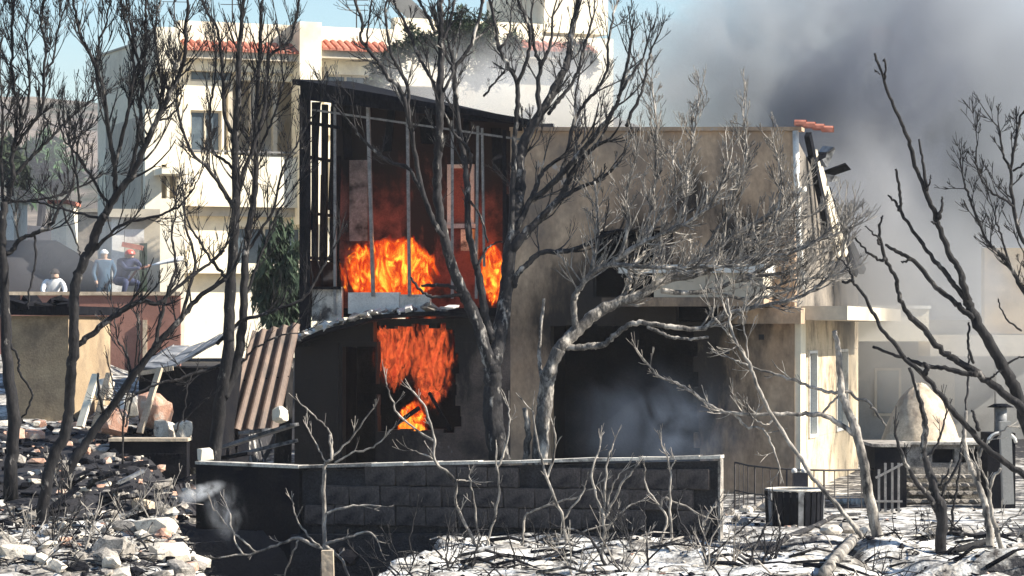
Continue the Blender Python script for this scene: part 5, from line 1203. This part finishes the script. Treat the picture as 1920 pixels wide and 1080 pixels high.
for i in range(30):
    px = R.uniform(760,1900) if i < 18 else R.uniform(10,360); Y = R.uniform(33.6,38.2); x = (px-960)*Y/F
    if (xb(Y)-.2 < x < xr(Y)+.2) or wall_v(x,Y) > -.5: continue
    b_ = Vector((x,Y,gz(x,Y)-.03)); e = empty('dead_shrub', b_, 'small grey burnt shrub standing low in the white ash' if i < 18 else 'small burnt shrub standing on the lower left rubble bank', 'shrub', 'small burnt shrubs in the ash' if i < 18 else 'small burnt shrubs on the rubble bank'); rng = random.Random(700+i); mb = MB()
    for k in range(rng.randint(3,6)):
        d_ = Vector((rng.uniform(-.9,.9), rng.uniform(-.4,.4), 1)).normalized(); grow(mb, b_+Vector((rng.uniform(-.08,.08),rng.uniform(-.08,.08),0)), d_, rng.uniform(.3,.75), rng.uniform(.007,.014), 2, rng, .25, (1,3), .0045, .3)
    mb.build('stems', M[rng.choice(['bark','ashbark','palebark'])], e, kind='stuff')
# ------------------------------------------------------------------ living foliage in the distance
def leafy(name, label, Y, blobs, m, n, size, trunk=None, droop=0., seed=1, cat='tree'):
    rng = random.Random(seed); cx,cy = blobs[0][0],blobs[0][1]; base = P(cx, cy, Y); base.z = gz(base.x, Y)
    e = empty(name, base, label, cat); mb = MB()
    tot = sum(b[2]*b[3] for b in blobs)
    for (x,y,rx,ry) in blobs:
        c = P(x,y,Y); ax = rx*Y/F; az = ry*Y/F
        cl = [Vector((rng.gauss(0,.5)*ax, rng.gauss(0,.5)*ax*.9, rng.gauss(0,.5)*az)) for _ in range(14)]
        for i in range(int(n*rx*ry/tot)):
            k = rng.choice(cl); p = c+k+Vector((rng.gauss(0,1)*ax*.2, rng.gauss(0,1)*ax*.2, rng.gauss(0,1)*az*.2))
            a = rv(rng).normalized(); b_ = a.cross(rv(rng)).normalized(); s_ = size*rng.uniform(.5,1.3)
            if droop: a = (a*.5+Vector((0,0,-droop))).normalized(); s_ *= 1.2
            mb.add([p-b_*s_*.3, p+a*s_*.5, p+b_*s_*.3, p+a*s_*1.3], [(0,1,3),(1,2,3)] if droop else [(0,1,2,3)])
    mb.build('crown', m, e, kind='stuff')
    mb = MB(); top = P(cx,cy,Y); mb.tube([base-Vector((0,0,.3)),(base+top)/2+Vector((.1,0,0)),top],[.2,.15,.06],6); mb.build('trunk', M['bark'], e)
    return e
leafy('broadleaf_tree', 'round hazy green tree on the slope at far left', 112, [(75,318,48,42),(110,325,28,35),(45,330,28,32),(75,290,30,22)], M['round'], 3800, .42, seed=3)
leafy('pine_tree', 'dark pine with ragged crown rising out of smoke above the lean roof', 74, [(850,95,55,55),(790,85,38,34),(745,105,26,26),(905,95,40,45),(950,105,30,40),(870,50,35,28),(720,140,22,24),(700,165,20,22)], M['pine'], 11000, .15, seed=4)
leafy('pine_tree', 'smaller smoke veiled pine left of the forked bare crown', 76, [(1080,110,20,30),(1050,130,20,26),(1100,120,16,24)], M['pine'], 2200, .14, seed=6)
leafy('cypress', 'dark drooping evergreen between the apartment building and the annex', 58, [(528,450,26,38),(525,520,32,48),(520,580,34,40),(545,560,24,50),(500,560,20,40)], M['olive'], 4200, .17, droop=.8, seed=5)
leafy('evergreen_bush', 'dark bush at the far left edge among the bare twigs', 100, [(14,320,28,30),(5,290,24,24)], M['pine'], 900, .4, seed=8, cat='bush')

# ------------------------------------------------------------------ fire
def vmat(name, build):
    m = bpy.data.materials.new(name); m.use_nodes = True; nt = m.node_tree; N = nt.nodes
    for n in list(N):
        if n.type != 'OUTPUT_MATERIAL': N.remove(n)
    build(nt, N, nt.links, N['Material Output']); return m
def fire_mat(name, c0, c1, c2, scale, dens, k, lo, hi, sz=.75, top=.0, det=5):
    """flame: dense and yellow where noise and depth below the outline are high, thin and red at the ragged edge"""
    def b(nt, N, L, out):
        tc = N.new('ShaderNodeTexCoord'); mp = N.new('ShaderNodeMapping'); mp.inputs['Scale'].default_value = (1.2,1.2,sz); L.new(tc.outputs['Object'], mp.inputs[0])
        n = N.new('ShaderNodeTexNoise'); n.inputs['Scale'].default_value = scale; n.inputs['Detail'].default_value = det; n.inputs['Distortion'].default_value = 1.6; n.inputs['Roughness'].default_value = .65
        L.new(mp.outputs[0], n.inputs[0])
        g = N.new('ShaderNodeMapping'); g.inputs['Location'].default_value = (-1,-1,-1); g.inputs['Scale'].default_value = (2,2,2); L.new(tc.outputs['Generated'], g.inputs[0])
        vl = N.new('ShaderNodeVectorMath'); vl.operation = 'LENGTH'; L.new(g.outputs[0], vl.inputs[0])
        f = N.new('ShaderNodeMath'); f.operation = 'MULTIPLY_ADD'; f.inputs[1].default_value = -k; f.inputs[2].default_value = k; L.new(vl.outputs['Value'], f.inputs[0])
        nc = N.new('ShaderNodeMath'); nc.operation = 'MULTIPLY_ADD'; nc.inputs[1].default_value = 1.7; nc.inputs[2].default_value = -.35; L.new(n.outputs[0], nc.inputs[0])
        sx = N.new('ShaderNodeSeparateXYZ'); L.new(tc.outputs['Generated'], sx.inputs[0])
        tz = N.new('ShaderNodeMapRange'); tz.inputs[1].default_value = .35 if top > 0 else 0.; tz.inputs[2].default_value = 1. if top > 0 else .6; tz.inputs[3].default_value = min(0., top); tz.inputs[4].default_value = min(0., -top); L.new(sx.outputs['Z'], tz.inputs[0])
        a1 = N.new('ShaderNodeMath'); a1.operation = 'ADD'; L.new(f.outputs[0], a1.inputs[0]); L.new(tz.outputs[0], a1.inputs[1])
        s_ = N.new('ShaderNodeMath'); s_.operation = 'ADD'; L.new(a1.outputs[0], s_.inputs[0]); L.new(nc.outputs[0], s_.inputs[1])
        n2 = N.new('ShaderNodeTexNoise'); n2.inputs['Scale'].default_value = scale*1.5; n2.inputs['Detail'].default_value = det; n2.inputs['Distortion'].default_value = 2.2
        L.new(mp.outputs[0], n2.inputs[0])
        f2 = N.new('ShaderNodeMath'); f2.operation = 'MULTIPLY_ADD'; f2.inputs[1].default_value = .42; L.new(s_.outputs[0], f2.inputs[0]); L.new(n2.outputs[0], f2.inputs[2])
        r = N.new('ShaderNodeValToRGB'); e = r.color_ramp.elements; q = .42*hi
        e[0].position = .40+q; e[0].color = (*c0,1); e[1].position = .68+q; e[1].color = (*c2,1); x = e.new(.54+q); x.color = (*c1,1)
        L.new(f2.outputs[0], r.inputs[0])
        mr = N.new('ShaderNodeMapRange'); mr.interpolation_type = 'SMOOTHSTEP'; mr.inputs[1].default_value = lo; mr.inputs[2].default_value = hi; mr.inputs[3].default_value = 0.; mr.inputs[4].default_value = dens
        L.new(s_.outputs[0], mr.inputs[0])
        em = N.new('ShaderNodeEmission'); L.new(r.outputs[0], em.inputs[0]); L.new(mr.outputs[0], em.inputs[1])
        ab = N.new('ShaderNodeVolumeAbsorption'); ab.inputs[0].default_value = (0,0,0,1); L.new(mr.outputs[0], ab.inputs[1])
        ad = N.new('ShaderNodeAddShader'); L.new(em.outputs[0], ad.inputs[0]); L.new(ab.outputs[0], ad.inputs[1]); L.new(ad.outputs[0], out.inputs['Volume'])
    return vmat(name, b)
M['fire_bright'] = fire_mat('bright_orange_flame', (.25,.012,.003), (.78,.11,.007), (1.25,.48,.045), 2.6, 40, 1.35, .72, 1.04, .62, .30, 3.5)
M['fire_red'] = fire_mat('red_orange_flame', (.04,.004,.003), (.28,.019,.007), (.85,.15,.035), 3.1, 20, .95, .78, 1.16, .46, -.2, 4)
for k_ in ('fire_bright','fire_red'): M[k_].cycles.volume_step_rate = .2
def flame(label, px, py, rx, ry, Y, m, seed, tongues=4, amp=.25, dy=.35, light=0, lcol=(1,.30,.06)):
    c = P(px,py,Y); ax = 1.5*rx*Y/F; az = 1.5*ry*Y/F; bm = bmesh.new(); bmesh.ops.create_icosphere(bm, subdivisions=4, radius=1)
    for v in bm.verts:
        p = v.co.copy(); n = noise.noise(Vector((p.x*2.2+seed,p.y*2.2,p.z*1.1)))+.5*noise.noise(Vector((p.x*5+seed,p.y*5,p.z*2.5)))
        p *= 1+amp*n
        if p.z > .1:
            p.x *= 1-.18*p.z
        v.co = Vector((p.x*ax, p.y*dy, p.z*az))
    me = bpy.data.meshes.new('flame'); bm.to_mesh(me); bm.free(); me.materials.append(m)
    o = bpy.data.objects.new('flame', me); C.objects.link(o); o.location = c; tag(o, label, 'flame')
    if light:
        l = bpy.data.lights.new('flame_glow','POINT'); l.energy = light; l.color = lcol; l.shadow_soft_size = .3
        lo = bpy.data.objects.new('flame_glow', l); C.objects.link(lo); lo.parent = o; lo.location = (0,-.1,az*.4)
    return o
yb = 52.6
flame('large bright orange flame filling the left of the glazed balcony', 722, 500, 64, 52, yb, M['fire_bright'], 1.3, 4, .28, .5, 32)
flame('narrow orange flame at the right end of the glazed balcony', 924, 503, 16, 44, yb, M['fire_bright'], 4.1, 2, .35, .3, 20)
flame('left column of red orange fire in the lower burning window', 742, 652, 36, 60, 52.15, M['fire_red'], 2.2, 2, .45, .3, 12, (1,.2,.05))
flame('right column of deep red fire in the lower burning window', 806, 668, 33, 84, 52.15, M['fire_red'], 9.7, 2, .5, .3, 8, (1,.2,.05))
flame('thin lick of fire trailing down from the right fire column', 816, 728, 11, 32, 52.1, M['fire_red'], 3.9, 1, .4, .15)
flame('small isolated flame near the sill of the lower burning window', 775, 790, 19, 32, 52.1, M['fire_bright'], 8.2, 1, .4, .2, 4)

# ------------------------------------------------------------------ smoke
def smoke_mat(name, col, dens, scale, lo, hi, fall=1.6, squash=(1,1,1), absorb=0., warp=1.2, detail=4):
    def b(nt, N, L, out):
        tc = N.new('ShaderNodeTexCoord'); mp = N.new('ShaderNodeMapping'); mp.inputs['Scale'].default_value = squash; L.new(tc.outputs['Object'], mp.inputs[0])
        n = N.new('ShaderNodeTexNoise'); n.inputs['Scale'].default_value = scale; n.inputs['Detail'].default_value = detail; n.inputs['Distortion'].default_value = warp; n.inputs['Roughness'].default_value = .55
        L.new(mp.outputs[0], n.inputs[0])
        mr = N.new('ShaderNodeMapRange'); mr.interpolation_type = 'SMOOTHSTEP'; mr.inputs[1].default_value = lo; mr.inputs[2].default_value = hi; mr.inputs[3].default_value = .0; mr.inputs[4].default_value = 1
        L.new(n.outputs[0], mr.inputs[0])
        g = N.new('ShaderNodeMapping'); g.inputs['Location'].default_value = (-1,-1,-1); g.inputs['Scale'].default_value = (2,2,2); L.new(tc.outputs['Generated'], g.inputs[0])
        vl = N.new('ShaderNodeVectorMath'); vl.operation = 'LENGTH'; L.new(g.outputs[0], vl.inputs[0])
        f = N.new('ShaderNodeMapRange'); f.interpolation_type = 'SMOOTHSTEP'; f.inputs[1].default_value = .98; f.inputs[2].default_value = max(0.,.98-.5*fall); f.inputs[3].default_value = 0; f.inputs[4].default_value = 1
        L.new(vl.outputs['Value'], f.inputs[0])
        mu = N.new('ShaderNodeMath'); mu.operation = 'MULTIPLY'; L.new(mr.outputs[0], mu.inputs[0]); L.new(f.outputs[0], mu.inputs[1])
        m2 = N.new('ShaderNodeMath'); m2.operation = 'MULTIPLY'; m2.inputs[1].default_value = dens; L.new(mu.outputs[0], m2.inputs[0])
        pv = N.new('ShaderNodeVolumePrincipled'); pv.inputs['Color'].default_value = (*col,1); pv.inputs['Anisotropy'].default_value = .15; L.new(m2.outputs[0], pv.inputs['Density']); L.new(pv.outputs[0], out.inputs['Volume'])
    m_ = vmat(name, b); m_.cycles.volume_step_rate = .45; return m_
def smoke(px, py, Y, rx, ry, dy, m, seed=0, rot=0.):
    c = P(px,py,Y); ax = rx*Y/F; az = ry*Y/F; bm = bmesh.new(); bmesh.ops.create_icosphere(bm, subdivisions=3, radius=1)
    for v in bm.verts: v.co = Vector((v.co.x*ax, v.co.y*dy, v.co.z*az))
    me = bpy.data.meshes.new('smoke'); bm.to_mesh(me); bm.free(); me.materials.append(m)
    o = bpy.data.objects.new('smoke', me); C.objects.link(o); o.location = c; o.rotation_euler = (0,rot,0); return tag(o, kind='stuff')
smoke(1720, 260, 70, 560, 640, 5.5, smoke_mat('grey_smoke', (.56,.59,.64), 1.25, .36, .31, .58, 1.5, (1,1,.9), detail=6))
smoke(1620, 210, 62, 235, 350, 2.6, smoke_mat('dark_smoke', (.24,.26,.31), 2.3, .62, .43, .60, 1.7, (1,1,.8), detail=6), 0, .35)
smoke(1390, 110, 67, 330, 250, 2.8, smoke_mat('thin_grey_smoke', (.60,.63,.66), 1.1, .50, .38, .62, 1.7, detail=6))
smoke(1010, 200, 66, 440, 170, 2.5, smoke_mat('pale_smoke', (.86,.85,.84), .75, .45, .28, .58, 1.7, (1,1,1.2)))
smoke(1610, 430, 55.5, 190, 270, 2.2, smoke_mat('drifting_smoke', (.52,.52,.53), 1.0, .5, .30, .62, 1.6))
smoke(1780, 590, 56, 330, 260, 2.6, smoke_mat('thin_yard_smoke', (.62,.62,.62), .55, .45, .30, .62, 1.6))
smoke(175, 470, 66.5, 230, 110, 2.5, smoke_mat('low_smoke', (.74,.74,.76), .13, .5, .25, .65, 1.5))
smoke(120, 250, 104, 460, 260, 9, smoke_mat('hillside_smoke', (.62,.60,.66), .035, .12, .25, .65, 1.4))
smoke(1235, 800, 49.2, 215, 150, .9, smoke_mat('doorway_smoke', (.42,.52,.70), .55, .9, .34, .70, 2.0, (1,1,.8), 0, 1.6))  # blue of the shade here is put into the smoke colour
smoke(420, 955, 38.6, 48, 75, .30, smoke_mat('wisp_smoke', (.85,.88,.92), 3.4, 4.5, .46, .68, 1.9, (1,1,.6)), 0, -.25)
smoke(372, 925, 39.2, 62, 20, .2, smoke_mat('pale_wisp_smoke', (.92,.94,.96), 11, 5., .38, .6, 1.8), 0, -.35)
# ------------------------------------------------------------------ haze: the smoky air over the whole place
def hz_(nt, N, L, out):
    pv = N.new('ShaderNodeVolumePrincipled'); pv.inputs['Color'].default_value = (.82,.84,.90,1); pv.inputs['Density'].default_value = .00025; pv.inputs['Anisotropy'].default_value = .2
    L.new(pv.outputs[0], out.inputs['Volume'])
M['haze'] = vmat('smoky_air', hz_)
mb = MB(); mb.box(-152,182,-62,262,-3.5,23.5); mb.build('haze', M['haze'], None, kind='stuff')
